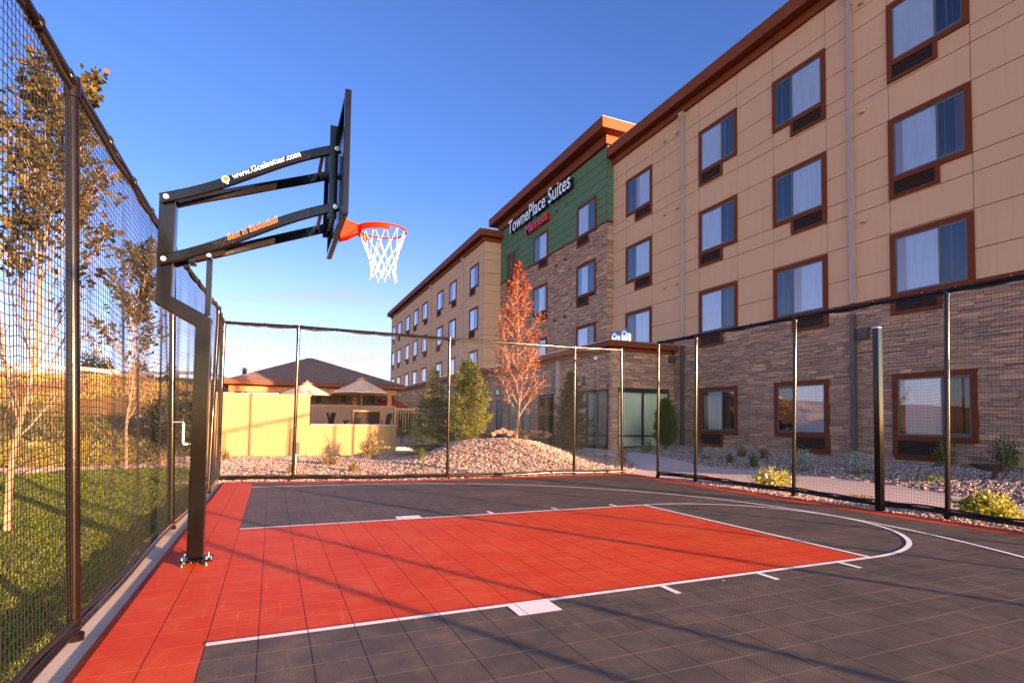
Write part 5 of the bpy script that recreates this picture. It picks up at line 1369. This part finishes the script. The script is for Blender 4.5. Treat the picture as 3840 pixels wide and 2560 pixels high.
# rough growth on the hillside
x, y = sample_poly([(-14, 14), (-1.2, 17), (-.5, 46), (-22, 46)], 60000, r); k = r.random(len(x)) < .75; x, y = x[k], y[k]; n = len(x)
pat = np.sin(x*.9+1)*np.sin(y*.6)+.5*np.sin(x*2.3)*np.sin(y*1.9); sel = pat > -.25; x, y, pat = x[sel], y[sel], pat[sel]; n = len(x)
h = r.uniform(.08, .26, n); a = r.uniform(0, 2*PI, n); w = r.uniform(.012, .03, n); l = r.uniform(-.5, .5, (n, 2))*h[:, None]; z = gh(x, y)
V = np.stack([np.stack([x-np.cos(a)*w, y-np.sin(a)*w, z], 1), np.stack([x+np.cos(a)*w, y+np.sin(a)*w, z], 1), np.stack([x+l[:, 0], y+l[:, 1], z+h], 1)], 1).reshape(-1, 3)
M['dry_blade'] = leafmat('dry_blade', [(.32, .18, .06), (.44, .27, .09), (.14, .14, .03), (.24, .20, .05), (.50, .33, .12)], trans=.2)
lowk = z < 1.9+r.normal(size=n)*.35; FF = np.arange(3*n).reshape(n, 3)
tag(MB().bulk(V, FF[~lowk]).build('dry_grass', M['dry_blade']), 'rough dry golden grass on the upper hillside', 'dry grass', kind='stuff')
M['weed_blade'] = leafmat('weed_blade', [(.06, .07, .02), (.11, .11, .03), (.05, .06, .02), (.20, .15, .05), (.09, .10, .025)], trans=.15)
tag(MB().bulk(V, FF[lowk]).build('weeds', M['weed_blade']), 'dull green weeds on the lower hillside beyond the lawn', 'weeds', kind='stuff')

def pebbles(name, label, poly, n, s0, s1, seed, near=None):
    r = np.random.default_rng(seed); x, y = sample_poly(poly, n, r)
    n = len(x); s = r.uniform(s0, s1, n)
    U = np.array([(1, 0, 0), (0, 1, 0), (-1, 0, 0), (0, -1, 0), (.1, .1, 1), (0, 0, -1)], float)
    U = np.array([(1, .3, .1), (.2, 1, 0), (-.9, .4, .1), (-.5, -.9, 0), (.6, -.8, .1), (.35, .1, .9), (-.4, -.1, .8), (0, 0, -.8)], float)
    T = np.array([(0, 1, 5), (1, 2, 6), (1, 6, 5), (2, 3, 6), (3, 4, 6), (4, 5, 6), (4, 0, 5), (1, 0, 7), (2, 1, 7), (3, 2, 7), (4, 3, 7), (0, 4, 7)])
    th = r.uniform(0, 2*PI, n); c, s_ = np.cos(th), np.sin(th)
    tilt = r.normal(size=(n, 2))*.35
    sc = np.stack([s*r.uniform(.8, 1.3, n), s*r.uniform(.6, 1, n), s*r.uniform(.4, .75, n)], 1)
    P = U[None]*sc[:, None]+r.normal(size=(n, 8, 3))*s[:, None, None]*.12
    X_ = P[..., 0]*c[:, None]-P[..., 1]*s_[:, None]; Y_ = P[..., 0]*s_[:, None]+P[..., 1]*c[:, None]; Z_ = P[..., 2]+tilt[:, :1]*P[..., 0]+tilt[:, 1:]*P[..., 1]
    V = np.stack([X_+x[:, None], Y_+y[:, None], Z_+(gh(x, y)+.012+s*.25)[:, None]], -1).reshape(-1, 3)
    F = (T[None]+8*np.arange(n)[:, None, None]).reshape(-1, 3)
    m = MB(); m.bulk(V, F); return tag(m.build(name, M['pebble']), label, 'gravel', kind='stuff')
pebbles('gravel', 'pinkish grey gravel covering the bed and mound behind the court', BACKBED, 52000, .022, .045, 1)
pebbles('gravel', 'sunlit gravel strip between the right fence and the path', RIGHTSTRIP, 26000, .016, .034, 2)
pebbles('gravel', 'shaded bluish gravel bed between the path and the hotel wall', [(x_, max(y_, -1.0)) for x_, y_ in RIGHTBED], 42000, .018, .038, 3)
pebbles('gravel', 'pale stones bordering the lawn below the hillside', [(-5.2, 12.4), (-4.0, 12.2), (-2.5, 12.95), (-1.2, 12.7), (-.3, 11.7), (-.3, 13.5), (-1.5, 13.8), (-3, 13.9), (-5.2, 13.5)], 9000, .03, .06, 4)

# stray leaves and grit on the court
r = np.random.default_rng(5); n = 70; x = r.uniform(.2, 8.2, n); y = r.uniform(-1.5, 8.0, n); P = np.stack([x, y, np.full(n, .008)], 1)
V, F = leaf_quads(P, .022, r, .6); V[:, 2] = .007+np.abs(V[:, 2]-.008)*.3
tag(MB().bulk(V, F).build('fallen_leaves', M['orange_leaf']), 'tiny dry leaves and grit scattered over the court', 'leaf litter', kind='stuff')

# ------------------------------------------------------------------ camera, sun, sky
cam = bpy.data.cameras.new('camera'); co = bpy.data.objects.new('camera', cam); C.objects.link(co); S.camera = co
R = Matrix(((_r[0], _u[0], -_f[0]), (_r[1], _u[1], -_f[1]), (_r[2], _u[2], -_f[2])))
co.matrix_world = Matrix.Translation(Vector(CAM.tolist())) @ R.to_4x4()
cam.sensor_fit = 'HORIZONTAL'; cam.sensor_width = 36; cam.lens = FPX/3840*36
cam.shift_x = (1920-PX)/3840; cam.shift_y = (PY-1280)/3840
cam.clip_start = .05; cam.clip_end = 6000
EL = math.radians(6.0); SD = Vector((.451*math.cos(EL), -.8925*math.cos(EL), math.sin(EL)))
sun = bpy.data.lights.new('sun', 'SUN'); so = bpy.data.objects.new('sun', sun); C.objects.link(so)
sun.energy = 5.0; sun.angle = math.radians(.5); sun.color = (1.0, .56, .30)
so.rotation_euler = SD.to_track_quat('Z', 'Y').to_euler(); so.location = (20, -30, 10)
W = bpy.data.worlds.new('World'); S.world = W; W.use_nodes = True
wn = W.node_tree; bg = wn.nodes['Background']
sky = wn.nodes.new('ShaderNodeTexSky'); sky.sky_type = 'NISHITA'; sky.sun_disc = False
sky.sun_elevation = EL; sky.sun_rotation = math.atan2(SD.x, SD.y)
sky.air_density = 1.0; sky.dust_density = .8; sky.ozone_density = 3.0; sky.altitude = 1400
def wmath(op, a, b):
    x = wn.nodes.new('ShaderNodeMath'); x.operation = op
    for i, v in enumerate((a, b)):
        if isinstance(v, (int, float)): x.inputs[i].default_value = v
        else: wn.links.new(v, x.inputs[i])
    x.use_clamp = False
    return x.outputs[0]
tc = wn.nodes.new('ShaderNodeTexCoord'); sp = wn.nodes.new('ShaderNodeSeparateXYZ'); wn.links.new(tc.outputs['Generated'], sp.inputs[0])
mp = wn.nodes.new('ShaderNodeMapping'); mp.inputs['Scale'].default_value = (5, 5, 34); wn.links.new(tc.outputs['Generated'], mp.inputs[0])
nz = wn.nodes.new('ShaderNodeTexNoise'); nz.inputs['Scale'].default_value = 1.0; nz.inputs['Detail'].default_value = 6; wn.links.new(mp.outputs[0], nz.inputs['Vector'])
mr = wn.nodes.new('ShaderNodeMapRange'); mr.inputs[1].default_value = .54; mr.inputs[2].default_value = .74; wn.links.new(nz.outputs[0], mr.inputs[0])
ba = wn.nodes.new('ShaderNodeMapRange'); ba.inputs[1].default_value = .02; ba.inputs[2].default_value = .07; wn.links.new(sp.outputs[2], ba.inputs[0])
bb2 = wn.nodes.new('ShaderNodeMapRange'); bb2.inputs[1].default_value = .26; bb2.inputs[2].default_value = .14; wn.links.new(sp.outputs[2], bb2.inputs[0])
fac = wmath('MULTIPLY', wmath('MULTIPLY', mr.outputs[0], ba.outputs[0]), wmath('MULTIPLY', bb2.outputs[0], .6))
mxs = wn.nodes.new('ShaderNodeMix'); mxs.data_type = 'RGBA'; wn.links.new(fac, mxs.inputs[0]); wn.links.new(sky.outputs[0], mxs.inputs[6]); mxs.inputs[7].default_value = (1.75, 1.15, 1.2, 1)
tin = wn.nodes.new('ShaderNodeMix'); tin.data_type = 'RGBA'; tin.blend_type = 'MULTIPLY'; tin.inputs[0].default_value = 1; tin.inputs[7].default_value = (1, 1, 1, 1)
# warm glow added behind the viewer to light the facades; sky deepened ahead
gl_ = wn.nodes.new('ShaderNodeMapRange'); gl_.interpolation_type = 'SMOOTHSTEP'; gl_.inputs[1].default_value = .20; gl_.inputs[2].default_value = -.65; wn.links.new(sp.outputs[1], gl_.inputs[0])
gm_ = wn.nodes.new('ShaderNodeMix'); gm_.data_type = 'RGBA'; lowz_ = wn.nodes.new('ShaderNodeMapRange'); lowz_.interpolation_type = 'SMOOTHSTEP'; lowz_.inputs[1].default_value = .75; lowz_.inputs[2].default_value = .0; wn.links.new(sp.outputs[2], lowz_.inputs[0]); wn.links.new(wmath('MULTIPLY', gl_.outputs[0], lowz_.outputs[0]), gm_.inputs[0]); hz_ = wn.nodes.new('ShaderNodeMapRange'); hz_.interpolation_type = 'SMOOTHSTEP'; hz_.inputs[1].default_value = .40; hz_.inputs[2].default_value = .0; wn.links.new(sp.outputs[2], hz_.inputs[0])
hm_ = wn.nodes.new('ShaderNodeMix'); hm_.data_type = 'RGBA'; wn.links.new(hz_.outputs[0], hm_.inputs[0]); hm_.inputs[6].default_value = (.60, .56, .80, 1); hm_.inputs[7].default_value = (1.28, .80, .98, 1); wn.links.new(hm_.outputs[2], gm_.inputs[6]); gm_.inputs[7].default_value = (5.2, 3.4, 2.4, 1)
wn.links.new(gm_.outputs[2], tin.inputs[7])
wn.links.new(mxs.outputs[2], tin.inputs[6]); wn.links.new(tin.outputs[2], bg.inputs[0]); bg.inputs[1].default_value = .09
S.view_settings.view_transform = 'Standard'; S.view_settings.look = 'None'; S.view_settings.exposure = 2.62; S.view_settings.gamma = 1
S.render.engine = 'CYCLES'
S.cycles.max_bounces = 6; S.cycles.transparent_max_bounces = 12
S.cycles.use_denoising = True
